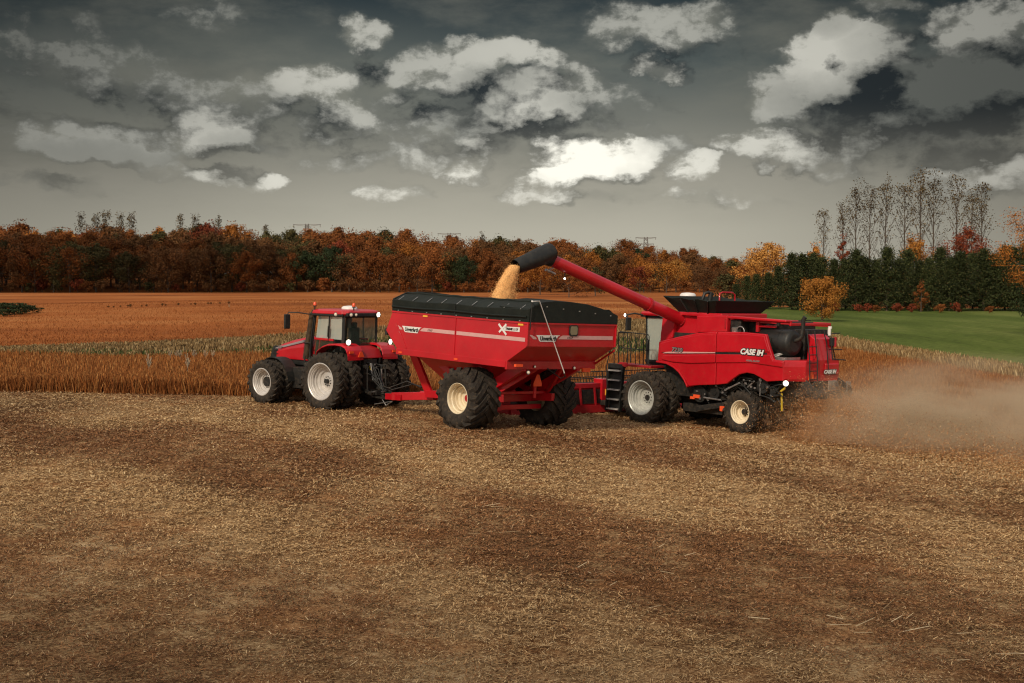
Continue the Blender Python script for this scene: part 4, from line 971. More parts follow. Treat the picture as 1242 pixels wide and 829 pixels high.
b.build('decal', [M['white'], M['black'], M['greydecal']], RP)
# inner body and underside
b = MB(); b.box(-6.0, -.3, -1.45, 1.45, 2.2, 2.68); b.box(-5.3, -.2, -1.44, 1.44, 2.6, 3.45); b.box(-3.5, -.35, -1.25, 1.25, 1.1, 2.3); b.box(-4.0, -.4, -.62, .62, .75, 1.3); b.box(-6.0, -3.5, -.95, .95, 1.5, 2.4)
b.tube([(0, -1.75, .97), (0, 1.75, .97)], .15, 12); b.box(-.35, .35, -1.0, 1.0, .75, 1.4); b.tube([(-4.12, -1.3, .765), (-4.12, 1.3, .765)], .10, 10); b.box(-4.3, -3.95, -.25, .25, .7, 1.6)
b.box(-3.6, -1.2, .3, 1.2, .55, .85); b.bar((-1.0, 1.1, 1.4), (-4.4, 1.1, 1.25), .1, .16); b.bar((-3.5, 1.2, 1.0), (-2.0, 1.3, .7), .3, .2)
b.build('chassis', M['dark'], CO, .012)
b = MB(); rng = random.Random(11)
for i in range(34):                                  # belts, hoses, rods under the panels
    x0 = rng.uniform(-5.7, -1.9); z0 = rng.uniform(.95, 1.85) if x0 > -3.4 else rng.uniform(1.3, 2.0); y0 = rng.uniform(1.25, 1.42)
    b.tube([(x0, y0, z0), (x0 - rng.uniform(.1, .4), y0 + .05, z0 + rng.uniform(-.25, .25)), (x0 - rng.uniform(.3, .7), y0, z0 + rng.uniform(-.4, .3))], rng.uniform(.015, .035), 6)
for x, z, r in ((-2.15, 1.25, .30), (-2.85, 1.35, .22), (-5.0, 1.75, .26), (-5.5, 1.6, .18), (-3.3, 1.5, .16)): b.tube([(x, 1.2, z), (x, 1.4, z)], r, 18); b.tube([(x, 1.39, z), (x, 1.43, z)], r * .4, 12)
b.build('drive_belts', M['black'], CO)
for p0, p1, r_ in (((-3.45, 1.48, 1.52), (-4.05, 1.48, 1.80), .055), ((-2.4, 1.46, 1.15), (-3.2, 1.46, 1.12), .05), ((-4.9, 1.4, 2.0), (-4.9, 1.4, 1.4), .04), ((-4.3, 1.35, 1.65), (-4.6, 1.35, 1.9), .05), ((-5.35, 1.35, 1.7), (-5.36, 1.35, 1.3), .05)):
    b = MB(); b.bar(p0, p1, r_, r_); b.build('linkage_rod', M['steel'], CO, .008)
for i in range(22):
    b = MB(); x0 = rng.uniform(-5.8, -1.9); z0 = rng.uniform(1.0, 1.7) if x0 > -3.4 else rng.uniform(1.45, 2.0); b.box(x0, x0 + rng.uniform(.03, .09), 1.44, 1.47, z0, z0 + rng.uniform(.03, .08)); b.build('steel_fitting', M['steel'], CO)
b = MB(); b.box(-2.2, -1.9, 1.40, 1.47, 1.1, 1.22); b.box(-1.95, -1.75, 1.40, 1.46, 1.05, 1.14); b.box(-3.35, -3.15, 1.3, 1.45, .72, .9); b.build('orange_guard', M['beacon'], CO)
b = MB(); b.bar((-5.75, 1.30, 1.55), (-5.8, 1.32, .95), .05, .04); b.bar((-5.72, 1.30, 1.62), (-5.9, 1.30, 1.75), .06, .06); b.build('wheel_chock_handle', M['yellowsteel'], CO)
# grain tank, red cowls and the engine deck
b = MB(); b.prism([(-.42, 3.05), (-.46, 4.22), (-3.0, 4.22), (-3.0, 3.5), (-2.2, 3.4)], -1.32, 1.32); tank = b.build('grain_tank', M['red'], CO, .03)
b = MB(); b.prism([(-.24, 3.0), (-.34, 4.08), (-.98, 4.10), (-.86, 3.25)], 1.30, 1.52); b.prism([(-1.98, 3.5), (-1.98, 4.10), (-3.40, 4.16), (-3.40, 3.56)], 1.30, 1.50); b.prism([(-1.0, 4.10), (-1.0, 4.22), (-5.95, 4.10), (-5.95, 4.02)], 1.20, 1.46)
b.build('tank_cowl', M['red'], tank, .025)
b = MB(); b.tube([(-2.03, 1.47, 3.58), (-3.4, 1.50, 3.60)], .02, 6); b.box(-3.36, -3.3, 1.5, 1.52, 3.7, 4.05); b.build('cowl_trim', M['red_dull'], tank)
b = MB(); b.box(-3.9, -3.44, .9, 1.35, 3.4, 4.02); b.box(-5.2, -3.44, -1.3, .85, 3.4, 4.0); b.box(-5.9, -5.2, -1.2, .3, 2.7, 3.75); b.build('engine_bay', M['dark'], CO, .02)
b = MB(); b.tube([(-3.7, 1.36, 3.45), (-3.7, 1.42, 3.75)], .12, 14); b.lathe([(.16, -.02), (.20, 0), (.16, .02)], 20, 0, (-3.95, 1.42, 3.62), 'y', True); b.build('filter', M['steel'], CO)
b = MB()                                             # red engine hood frame
b.box(-5.95, -3.5, 1.10, 1.22, 3.98, 4.08); b.box(-4.6, -4.48, 1.12, 1.24, 3.62, 4.0); b.box(-5.98, -5.90, -1.1, 1.22, 3.90, 4.0); b.box(-5.3, -4.5, 1.08, 1.2, 3.80, 3.88); b.box(-5.9, -3.5, -1.25, -1.15, 3.85, 4.0); b.box(-4.7, -3.3, -1.1, 1.1, 3.98, 4.04); b.bar((-4.6, 1.16, 3.97), (-5.9, .2, 3.93), .08, .06)
b.build('hood_frame', M['red'], CO, .015)
b = MB(); b.tube([(-4.62, .92, 3.30), (-4.66, .92, 3.30), (-5.85, .92, 3.30), (-5.93, .92, 3.30), (-5.97, .92, 3.30)], [.40, .46, .46, .43, .30], 28); b.tube([(-5.5, .92, 3.30), (-5.53, .92, 3.30)], .468, 28); dr = b.build('exhaust_canister', M['black'], CO)
b = MB(); b.tube([(-5.95, .92, 3.38), (-6.08, .90, 3.42), (-6.20, .86, 3.55), (-6.22, .84, 3.85), (-6.22, .84, 4.12), (-6.28, .82, 4.22)], .075, 12); b.build('exhaust_pipe', M['dark'], CO)
b = MB(); b.tube([(-4.8, 1.2, 2.76), (-5.3, 1.25, 2.80), (-5.6, 1.1, 2.95)], .07, 10); b.box(-5.0, -4.94, 1.25, 1.31, 2.75, 3.0); b.box(-5.9, -4.6, .5, 1.3, 2.70, 2.80); b.build('exhaust_bracket', M['steel'], CO)
# rear hood, ladder, rails
b = MB()
rings = []
for z, k in ((2.0, .96), (2.08, 1), (2.5, 1.02), (2.70, .99), (2.72, .95)): rings.append([(-5.98, 1.60 * k, z), (-6.12, 1.40 * k, z), (-6.48, .95 * k, z), (-6.50, -.95 * k, z), (-6.1, -1.45 * k, z), (-5.98, -1.6 * k, z)])
b.loft(rings); hood = b.build('rear_hood', M['red'], CO, .03)
b = MB(); b.prism([(-6.0, 2.7), (-6.44, 2.7), (-6.30, 3.45), (-6.0, 3.62)], -.72, .25); b.prism([(-6.49, 2.62), (-6.54, 2.58), (-6.54, 2.22), (-6.49, 2.18)], -.9, -.1); b.build('hood_cover', M['red'], hood, .02)
b = MB(); b.text('CASE IH', (-6.512, -.02, 2.26), (0, -1, 0), (0, 0, 1), .17, 0, .25, .008, .72); b.text('CASE IH', (-6.506, -.0, 2.25), (0, -1, 0), (0, 0, 1), .18, 1, .25, .03, .76)
for v in range(len(b.v)): x, y, z = b.v[v]; b.v[v] = (x - .038, y, z)
b.build('decal', [M['white'], M['black']], hood)
b = MB(); b.prism([(.50, 2.05), (.82, 2.05), (.72, 2.38), (.60, 2.38)], -6.52, -6.49, ax='x'); b.build('warning_triangle', M['orange'], CO)
b = MB()
for y in (.42, .86): b.tube([(-6.60, y, 1.75), (-6.56, y, 2.7), (-6.45, y, 3.45), (-6.40, y, 3.75)], .022, 6)
for z in np.arange(1.8, 3.4, .28): b.tube([(-6.58 + .05 * (z - 1.8), .42, z), (-6.58 + .05 * (z - 1.8), .86, z)], .018, 6)
b.tube([(-6.1, .95, 4.08), (-6.1, .6, 4.08)], .02, 6)
for pth in ([(-6.5, -.55, 2.72), (-6.45, -.48, 3.55), (-6.40, -.40, 3.72), (-6.35, -.60, 3.6), (-6.4, -.85, 2.72)], [(-6.55, -.25, 2.4), (-6.48, -.2, 3.3), (-6.4, -.1, 3.75)], [(-6.4, -.3, 3.62), (-6.4, -1.1, 3.66)], [(-6.45, -.4, 3.1), (-6.45, -1.15, 3.08)], [(-6.5, -.6, 2.75), (-6.5, -1.35, 2.70)], [(-6.2, .9, 4.1), (-6.2, .4, 4.1)]): b.tube(pth, .02, 6)
b.build('rear_ladder', M['black'], CO)
b = MB(); b.tube([(-6.42, -.42, 3.58), (-6.42, -.42, 3.82)], .06, 10); b.tube([(-6.42, -.45, 3.82), (-6.42, -.45, 3.90)], .07, 10); o = b.build('rear_camera', M['white'], CO); b = MB(); b.box(-6.48, -6.36, -.75, -.5, 3.2, 3.5); b.build('extinguisher', M['black'], CO, .03)
b = MB(); b.tube([(-6.46, -.72, 3.18), (-6.46, -.72, 3.52)], .06, 10); b.build('camera_bracket', M['red_dull'], CO)
b = MB()                                             # chopper and spreader
b.prism([(-5.8, 2.0), (-6.35, 2.02), (-6.75, 1.62), (-6.2, 1.45), (-5.7, 1.5)], -.9, .9); b.bar((-6.3, .95, 2.0), (-6.95, .75, 1.5), .06, .30); b.bar((-6.3, -.95, 2.0), (-7.1, -.85, 1.62), .06, .36); b.tube([(-6.55, .45, 1.42), (-6.55, .45, 1.62)], .42, 18); b.tube([(-6.55, -.45, 1.42), (-6.55, -.45, 1.62)], .42, 18)
b.prism([(.15, 2.02), (.75, 2.02), (1.0, 1.56), (.55, 1.50)], -6.72, -6.68, ax='x')
b.build('straw_spreader', M['dark'], CO, .015)
b = MB(); b.prism([(-.1, 2.02), (-.6, 2.02), (-.85, 1.62), (-.1, 1.60)], -6.70, -6.66, ax='x'); b.prism([(-.75, 2.0), (-1.0, 1.98), (-1.15, 1.55), (-.85, 1.55)], -6.98, -6.94, ax='x'); b.build('spreader_shield', M['steel'], CO, .008)
lamp(CO, (-6.08, 1.52, 1.93), (-.45, 1, 0), .10)
# black grain tank extensions
b = MB()
B4 = [(-.98, 1.22, 4.14), (-.98, -1.2, 4.14), (-2.62, -1.2, 4.10), (-2.62, 1.22, 4.10)]; T4 = [(-.42, 1.62, 4.78), (-.42, -1.75, 4.78), (-2.95, -1.82, 4.66), (-2.95, 1.62, 4.68)]
for i in range(4):
    j = (i + 1) % 4; P_ = [Vector(B4[i]), Vector(B4[j]), Vector(T4[j]), Vector(T4[i])]; nn = (P_[1] - P_[0]).cross(P_[3] - P_[0]).normalized() * .03
    rows_ = 7; ring = []
    for k in range(rows_):
        u = k / (rows_ - 1); lo = P_[0].lerp(P_[1], u); hi = P_[3].lerp(P_[2], u); dip = .05 * math.sin(u * math.pi * 3) if i in (1, 3) else 0
        hi = hi - Vector((0, 0, abs(dip))); ring.append([lo, hi, hi + nn, lo + nn])
    b.loft(ring)
ext = b.build('tank_extension', M['tarp'], CO, .01)
b = MB()
for u in (.2, .45, .72): p = Vector(B4[3]).lerp(Vector(B4[0]), u); q = Vector(T4[3]).lerp(Vector(T4[0]), u - .06); b.bar(p + Vector((0, .05, .0)), q + Vector((0, .03, -.05)), .03, .05)
b.tube([(-2.62, 1.26, 4.23), (-1.0, 1.26, 4.22)], .03, 6); b.build('extension_frame', M['black'], ext)
b = MB(); b.tube([(-2.4, 0.75, 4.6), (-2.4, .75, 4.93), (-2.42, .62, 4.98), (-2.42, .05, 4.98), (-2.42, -.1, 4.9), (-2.42, -.1, 4.6)], .03, 8); b.build('red_hoop', M['red'], CO)
b = MB(); b.tube([(-2.1, 1.35, 4.7), (-2.15, 1.3, 4.92), (-2.2, 1.15, 4.97), (-2.3, 1.0, 4.88)], .06, 8); b.tube([(-2.2, 1.1, 4.5), (-2.25, 1.05, 4.97)], .09, 8); b.build('fill_auger', M['black'], CO)
# cab
b = MB()
for s in (1, -1):
    b.bar((.92, .92 * s, 2.25), (1.02, .90 * s, 3.95), .06, .08); b.bar((-.30, .95 * s, 2.3), (-.34, .95 * s, 4.0), .08, .14); b.bar((-.3, .95 * s, 2.28), (1.0, .93 * s, 2.28), .08, .10)
b.box(-.35, 1.08, -.95, .95, 3.92, 4.02); b.box(-.3, 1.0, -.9, .9, 2.0, 2.28); b.build('cab_frame', M['black'], CO, .01)
for s in (1, -1):
    b = MB(); b.add([(-.28, .94 * s, 2.30), (.93, .93 * s, 2.30), (1.02, .91 * s, 3.92), (-.28, .94 * s, 3.92)], [(0, 1, 2, 3)]); b.build('side_glass', M['glass'], CO)
b = MB(); b.add([(.95, -.9, 2.28), (.95, .9, 2.28), (1.10, .88, 3.92), (1.10, -.88, 3.92)], [(0, 1, 2, 3)]); b.build('windscreen', M['glass'], CO)
b = MB(); b.box(-.28, -.20, -.9, .9, 2.3, 3.9); b.box(.0, .45, -.28, .28, 2.28, 2.7); b.box(-.05, .1, -.26, .26, 2.65, 3.3); b.build('seat', M['white'], CO, .03)
b = MB(); rings = []
for z, g in ((4.02, .05), (4.10, .08), (4.17, .0)): rings.append([(-.4 - g, -1.0, z), (-.3, -1.05 - g, z), (1.15, -1.02 - g, z), (1.3 + g, -.8, z), (1.3 + g, .8, z), (1.15, 1.02 + g, z), (-.3, 1.05 + g, z), (-.4 - g, 1.0, z)])
b.loft(rings); b.build('cab_roof', M['red'], CO, .02)
b = MB(); b.tube([(.46, -.8, 4.1), (.46, -.8, 4.78)], .03, 8); b.tube([(.46, -.8, 4.76), (.46, -.8, 4.84), (.46, -.8, 4.90), (.46, -.8, 4.92)], [.32, .31, .24, .05], 18); b.build('receiver_dome', M['white'], CO)
for s in (1, -1):
    b = MB(); b.tube([(1.0, .98 * s, 4.0), (1.25, 1.35 * s, 4.08), (1.4, 1.6 * s, 4.02), (1.36, 1.62 * s, 3.9)], .03, 8); b.box(.95, 1.2, 1.0 * s - .06, 1.0 * s + .06, 3.95, 4.12); o = b.build('mirror_arm', M['black'], CO)
    b = MB(); b.box(1.25, 1.36, 1.62 * s - .12, 1.62 * s + .12, 3.42, 3.92); b.build('mirror', M['black'], o, .03)
lamp(CO, (1.44, 1.66, 4.0), (.3, 1, 0), .07)
b = MB(); b.tube([(.75, .7, 4.15), (.75, .7, 4.25)], .06, 10); b.build('beacon', M['beacon'], CO)
# platform, handrails, ladder
b = MB(); b.box(.0, 1.72, .98, 1.72, 2.06, 2.14); b.box(1.2, 1.6, 1.70, 1.76, 2.02, 2.20); b.build('platform', M['red_dull'], CO, .01)
b = MB()
y = 1.68
b.tube([(1.70, y, 2.16), (1.74, y, 3.30), (1.66, y, 3.36), (.22, y, 3.32), (.16, y, 3.25), (.14, y, 2.16)], .020, 7); b.tube([(1.72, y, 2.75), (.16, y, 2.72)], .016, 6)
for x in (1.42, 1.22, .82, .62): b.tube([(x, y, 2.16), (x + .06, y, 3.34)], .016, 6)
b.tube([(1.20, y, 3.2), (1.1, y, 2.75), (.95, y, 2.62), (.8, y, 2.75), (.75, y, 3.2)], .014, 6); b.tube([(.44, 1.66, 2.16), (.46, 1.66, 3.1), (.34, 1.66, 3.25), (.22, 1.66, 3.1), (.22, 1.66, 2.2)], .02, 6); b.tube([(1.3, 1.66, 2.2), (1.28, 1.66, 2.5), (1.12, 1.66, 2.55), (1.1, 1.66, 2.2)], .016, 6)
b.tube([(1.7, 1.0, 2.16), (1.72, 1.0, 3.30), (1.72, 1.68, 3.32)], .02, 6)
b.build('handrail', M['black'], CO)
b = MB()
for x in (1.44, 2.16): b.bar((x, 1.80, .30), (x - .06, 1.74, 2.06), .06, .14, 0, (0, 1, 0))
b.prism([(1.46, .32), (2.14, .32), (2.08, 1.95), (1.40, 1.95)], 1.66, 1.69); b.box(1.42, 2.14, 1.55, 1.80, 1.96, 2.12)
b.tube([(2.16, 1.80, 1.2), (2.22, 1.80, 2.0), (2.05, 1.78, 2.75), (1.92, 1.78, 2.80), (1.86, 1.78, 2.6), (1.84, 1.78, 2.0)], .022, 7)
lad = b.build('ladder', M['black'], CO, .006)
for i in range(5):
    b = MB(); z = .36 + i * .37; b.box(1.50 - i * .012, 2.10 - i * .012, 1.70, 1.88, z, z + .05); b.build('step', M['silver'], lad)
# unloading tube
E0 = Vector((-1.25, 1.07, 3.87)); E1 = None
E0 = Vector((-1.1, .89, 3.80)); E1 = Vector((-.2, 7.25, 5.97)); ed = (E1 - E0).normalized()
b = MB(); b.tube([(-1.35, .75, 3.05), (-1.33, .76, 3.45), (-1.27, .79, 3.68), E0, E0 + ed * .3], [.30, .30, .28, .25, .235], 20)
b.tube([E0 + ed * .2, E0 + ed * 2.1], .222, 20); b.tube([E0 + ed * 2.1, E1], .215, 20); b.bar(E0 + ed * 2.2 + Vector((0, 0, .205)), E1 + Vector((0, 0, .20)) - ed * .6, .05, .05); b.tube([(-1.3, 1.1, 3.55), (-2.5, 1.35, 3.55)], .025, 6)
tube = b.build('unloading_tube', M['red'], CO)
b = MB()
for k in (.42, 2.1):
    c = E0 + ed * k; b.tube([c - ed * .03, c + ed * .03], .26, 22)
    for i in range(20):
        t = 2 * math.pi * i / 20; a = ed.orthogonal().normalized(); d_ = ed.cross(a); p = c + (a * math.cos(t) + d_ * math.sin(t)) * .245; b.tube([p - ed * .05, p + ed * .05], .014, 5)
b.build('flange', M['red_dull'], tube)
A0, A1 = Vector((-.2, 7.36, 6.19)), Vector((-.08, 8.74, 5.68)); ad = (A1 - A0).normalized()
b = MB(); b.tube([A0 - ad * .16, A0 - ad * .02, A0 + ad * .25, A1], [.30, .345, .335, .255], 20, caps=False); b.tube([A1, A0 + ad * .25, A0 - ad * .12], [.235, .315, .325], 20, caps=False)
b.tube([A0 - ad * .17, A0 - ad * .13], .30, 20); b.tube([E1 - ed * .06, E1 + ed * .14], .235, 18); b.build('spout', M['black'], tube)
b = MB(); b.tube([E1 - ed * .2 + Vector((0, 0, -.2)), E1 + Vector((0, .0, -.33)), (-.25, 7.4, 5.55), (-.25, 7.15, 5.5)], .025, 6); b.tube([(-.25, 7.5, 5.62), (-.25, 7.05, 5.48)], .05, 8); b.build('spout_linkage', M['steel'], tube)
q = E0 + ed * 6.1 + Vector((0, .0, -.42)); b = MB(); b.tube([q + Vector((0, 0, .25)), q], .02, 6); b.build('lamp_bracket', M['black'], tube)
lamp(CO, q, (-.3, .9, -.3), .04, 'lamp')
# feeder house and header
b = MB(); b.prism([(.5, 1.75), (.5, .9), (3.2, .35), (3.25, 1.05)], -.65, .65); b.build('feeder_house', M['dark'], CO, .02)
HD = bpy.data.objects.new('header', None); C.objects.link(HD); HD.parent = CO
hb = MB(); hb.box(3.2, 3.32, -6.0, 6.0, .30, 1.12); hb.box(3.15, 3.42, -6.0, 6.0, 1.08, 1.26); hb.prism([(3.2, .34), (3.6, .16), (4.55, .06), (4.55, .12), (3.65, .26), (3.25, .45)], -6.0, 6.0)
hb.prism([(3.0, .12), (4.6, .05), (4.6, .10), (3.0, .42)], -6.0, 6.0); header = hb.build('header', M['red_dull'], CO, .01)
b = MB(); b.box(3.16, 3.198, -5.9, 5.9, .46, 1.02); b.build('header_shade_plate', M['dark'], header)  # dark plate paints in the cart's shadow on the red header
for y_ in (1.4, 2.2, 3.0, 3.8):
    b = MB(); b.bar((3.13, y_, .42), (3.13, y_ + .1, 1.08), .05, .08); b.build('header_rib', M['red_dull'], header)
bpy.data.objects.remove(HD)
b = MB(); b.tube([(3.72, -5.9, .52), (3.72, 5.9, .52)], .20, 14)
for k in range(60):
    t = k * .8; y_ = -5.8 + k * .195; b.bar((3.72 + .2 * math.cos(t), y_, .52 + .2 * math.sin(t)), (3.72 + .31 * math.cos(t), y_ + .05, .52 + .31 * math.sin(t)), .12, .02)
b.build('feed_auger', M['dark'], header)
b = MB(); b.tube([(4.15, -5.8, 1.15), (4.15, 5.8, 1.15)], .07, 10)
for k in range(6):
    t = k * math.pi / 3 + .5; bx, bz = 4.15 + .48 * math.cos(t), 1.15 + .48 * math.sin(t); b.tube([(bx, -5.8, bz), (bx, 5.8, bz)], .022, 6)
    for y_ in np.arange(-5.7, 5.8, .16): b.bar((bx, y_, bz), (bx - .02, y_, bz - .2), .014, .014)
    for y_ in (-5.6, -2.8, 0, 2.8, 5.6): b.bar((4.15, y_, 1.15), (bx, y_, bz), .03, .03)
b.build('reel', M['black'], header)
for s in (1, -1):
    b = MB(); b.prism([(3.1, .15), (4.7, .05), (4.9, .12), (4.3, .8), (3.3, 1.3), (3.05, 1.25)], 5.98 * s, 6.08 * s); b.bar((3.3, 6.0 * s, 1.2), (4.2, 6.0 * s, 1.3), .08, .1); b.build('end_shield', M['red_dull'], header, .01)
b = MB(); b.prism([(3.05, .55), (3.05, 1.42), (3.55, 1.42), (3.5, .9)], .75, 1.15); b.build('header_bracket', M['red'], header, .02)
b = MB(); b.prism([(2.95, .35), (2.95, 1.0), (3.18, 1.1)], -1.2, -.8); b.build('header_bracket', M['red'], header, .02)
b = MB(); b.box(3.0, 3.045, .85, .98, .78, 1.02); b.build('warning_label', M['yellow'], header)
b = MB(); b.box(2.9, 3.04, .2, .7, .95, 1.25); b.tube([(2.9, .6, .9), (1.6, .9, 1.2), (1.0, 1.0, 1.6)], .03, 6); b.tube([(2.95, .4, .7), (1.8, .7, .7), (.9, .8, 1.1)], .03, 6); b.box(1.6, 3.0, .9, 1.3, .42, .6); b.build('header_coupling', M['dark'], header, .01)

# ------------------------------------------------------------------ grain, chaff and dust
M['grain'] = simple('grain', (.82, .43, .155), .8, 0, .28, 26, bump=.9, bscale=45)
W = CO.matrix_world
b = MB(); rings = []
path = [((-.06, 8.70, 5.70), .20, .21), ((-.04, 8.86, 5.52), .23, .21), ((-.02, 9.02, 5.22), .28, .22), ((0, 9.12, 4.90), .34, .25), ((0, 9.20, 4.60), .40, .28), ((0, 9.28, 4.25), .46, .34), ((0, 9.33, 3.75), .52, .4)]
rng = random.Random(5); nz = [rng.uniform(-.06, .06) for _ in range(28)]
for k in range(25):
    u = k / 24 * (len(path) - 1); i = min(int(u), len(path) - 2); f = u - i; p = Vector(path[i][0]).lerp(Vector(path[i + 1][0]), f); ra = path[i][1] * (1 - f) + path[i + 1][1] * f; rb = path[i][2] * (1 - f) + path[i + 1][2] * f
    rings.append([W @ (p + Vector((rb * math.cos(t) * (1 + nz[j] + rng.gauss(0, .02 + .0015 * k)), ra * math.sin(t) * (1 + nz[j] * (1 + k * .05) + rng.gauss(0, .02 + .002 * k)), .25 * ra * math.sin(t)))) for j in range(28) for t in [2 * math.pi * j / 28]])
b.loft(rings, 0, True)
# loose kernels flying round the stream
ker = []
for i in range(6500):
    u = rng.random() ** .8 * (len(path) - 1.01); j = int(u); f = u - j; p = Vector(path[j][0]).lerp(Vector(path[j + 1][0]), f); ra = path[j][1] * 1.12
    t = rng.uniform(0, 6.28); k = rng.gauss(1.0, .10 + .035 * u); p = W @ (p + Vector((ra * .8 * math.cos(t) * k, ra * math.sin(t) * k, rng.uniform(-.1, .1)))); s_ = .010
    b.add([p + Vector((s_, 0, 0)), p + Vector((-s_, s_, 0)), p + Vector((-s_, -s_, 0)), p + Vector((0, 0, s_ * 1.5))], [(0, 1, 2), (0, 1, 3), (1, 2, 3), (2, 0, 3)])
tag(b.build('grain_stream', M['grain']), 'golden stream of grain pouring from the black spout into the cart', 'grain', kind='stuff')
b = MB(); rings = []
for r, z in ((1.75, 3.1), (1.3, 3.35), (.8, 3.55), (.35, 3.72), (.05, 3.78)):
    rings.append([CA.matrix_world @ Vector((.2 + r * 1.5 * math.cos(t), .3 + r * .95 * math.sin(t), z)) for t in [2 * math.pi * j / 32 for j in range(32)]])
b.loft(rings, 0, True); tag(b.build('grain_heap', M['grain']), 'heap of golden grain inside the cart under the tarp walls', 'grain', kind='stuff')

M['chaff'] = leafy('chaff', [(0, (.17, .06, .02)), (.5, (.36, .15, .05)), (.85, (.52, .28, .11)), (1, (.75, .6, .4))])
Wn = np.array(W)
def world(p): return p @ Wn[:3, :3].T + Wn[:3, 3]
n = 110000
t = np.random.rand(n) ** 1.8; back = -6.4 - 11 * t
side = np.random.normal(0, 1, n) * (.9 + 2.6 * t)
hmax = 1.55 * (1 - t) ** .6 + .55; up = np.abs(np.random.rand(n) ** 1.2) * hmax * np.random.uniform(.4, 1.15, n)
pts = world(np.stack([back, side, up], -1)); k = pts[:, 1] < 60; pts = pts[k]; pts[:, 2] = np.maximum(pts[:, 2], gz(pts[:, 0], pts[:, 1]) + .02)
near = world(np.stack([np.random.uniform(-6.8, -4.6, 6000), np.random.normal(.5, .8, 6000), np.random.rand(6000) ** 1.4 * 1.25], -1))
pts = np.concatenate([pts, near]); pts[:, 2] = np.maximum(pts[:, 2], gz(pts[:, 0], pts[:, 1]) + .02)
tag(link('chaff', poly_mesh('chaff', leaf_quads(pts, .015), [M['chaff']])), 'chaff and straw bits blown out behind the combine', 'chaff', kind='stuff')

m = bpy.data.materials.new('field_dust'); m.use_nodes = True; N = m.node_tree.nodes; L = m.node_tree.links
N.remove(N['Principled BSDF']); vol = N.new('ShaderNodeVolumePrincipled'); L.new(vol.outputs[0], N['Material Output'].inputs['Volume'])
vol.inputs['Color'].default_value = rgb((.90, .74, .53)); vol.inputs['Anisotropy'].default_value = .15
tc = N.new('ShaderNodeTexCoord'); ln = N.new('ShaderNodeVectorMath'); ln.operation = 'LENGTH'; L.new(tc.outputs['Object'], ln.inputs[0])
fo = N.new('ShaderNodeMapRange'); fo.interpolation_type = 'SMOOTHSTEP'; fo.inputs['From Min'].default_value = 1; fo.inputs['From Max'].default_value = .25; L.new(ln.outputs['Value'], fo.inputs['Value'])
nn_ = N.new('ShaderNodeTexNoise'); nn_.inputs['Scale'].default_value = 2.1; nn_.inputs['Detail'].default_value = 5; nn_.inputs['Roughness'].default_value = .6; L.new(tc.outputs['Object'], nn_.inputs['Vector'])
nr = N.new('ShaderNodeMapRange'); nr.inputs['From Min'].default_value = .42; nr.inputs['From Max'].default_value = .64; L.new(nn_.outputs['Fac'], nr.inputs['Value'])
mu = N.new('ShaderNodeMath'); mu.operation = 'MULTIPLY'; L.new(fo.outputs[0], mu.inputs[0]); L.new(nr.outputs[0], mu.inputs[1])
mu2 = N.new('ShaderNodeMath'); mu2.operation = 'MULTIPLY'; mu2.inputs[1].default_value = DUST = 1.8; L.new(mu.outputs[0], mu2.inputs[0]); L.new(mu2.outputs[0], vol.inputs['Density'])
M['dust'] = m
bm = bmesh.new(); bmesh.ops.create_icosphere(bm, subdivisions=3, radius=1.0); me = bpy.data.meshes.new('dust'); bm.to_mesh(me); bm.free(); me.materials.append(M['dust'])
c = world(np.array([[-14.6, -.8, 1.0]]))[0]
o = link('dust', me, None, tuple(c)); o.scale = (11.0, 4.2, 2.6); o.rotation_euler = (0, 0, math.radians(-42)); tag(o, 'pale brown dust drifting low behind the combine', 'dust', kind='stuff')
c = world(np.array([[-9.3, .1, .75]]))[0]; o = link('dust', me, None, tuple(c)); o.scale = (4.2, 2.3, 1.45); o.rotation_euler = (.1, -.12, math.radians(-46)); tag(o, 'denser puff of dust right at the straw outlet of the combine', 'dust', kind='stuff')

# ------------------------------------------------------------------ sky, sun
SUN_AZ, SUN_EL = R(-152), R(39)                        # azimuth from +Y (view direction) towards +X
sun = bpy.data.lights.new('sun', 'SUN'); sun.energy = SUN_E = 2.6; sun.angle = R(3.5); sun.color = (1, .86, .68)
so = bpy.data.objects.new('sun', sun); C.objects.link(so)
sd = Vector((math.sin(SUN_AZ) * math.cos(SUN_EL), math.cos(SUN_AZ) * math.cos(SUN_EL), math.sin(SUN_EL)))
so.rotation_euler = sd.to_track_quat('Z', 'Y').to_euler()

m, N, L, P = new_mat('thin_sun_blocker'); P.inputs['Base Color'].default_value = (.85, .85, .85, 1); P.inputs['Roughness'].default_value = 1; P.inputs['Alpha'].default_value = BLOCKER_A = .72
M['sun_blocker'] = m
for i, (sx_, sy_, rx, ry) in enumerate(((0, 7.5, 46, 10), (-37, 34, 20, 26), (37, 28, 19, 20), (-115, 402, 62, 30))):   # unseen blockers added to shade foreground, sides and wood: shade position, size
    h = 120.; off = h / math.tan(SUN_EL); cx_, cy_ = sx_ + math.sin(SUN_AZ) * off, sy_ + math.cos(SUN_AZ) * off
    bm = bmesh.new(); bmesh.ops.create_icosphere(bm, subdivisions=4, radius=1)
    for v in bm.verts:
        p = v.co; k = 1 + .10 * math.sin(5 * p.x + i) * math.sin(6 * p.y + 2 * i) + .05 * math.sin(13 * p.x) * math.sin(11 * p.y + i); v.co = Vector((p.x * k, p.y * k, p.z * (k if p.z > 0 else .4)))
    me = bpy.data.meshes.new('sun_blocker'); bm.to_mesh(me); bm.free(); me.materials.append(M['sun_blocker']); me.polygons.foreach_set('use_smooth', [True] * len(me.polygons))
    o = link('sun_blocker', me, None, (cx_, cy_, h)); o.scale = (rx, ry, 6); tag(o, 'unseen sun blocker added behind the viewer to shade the ground', kind='structure')

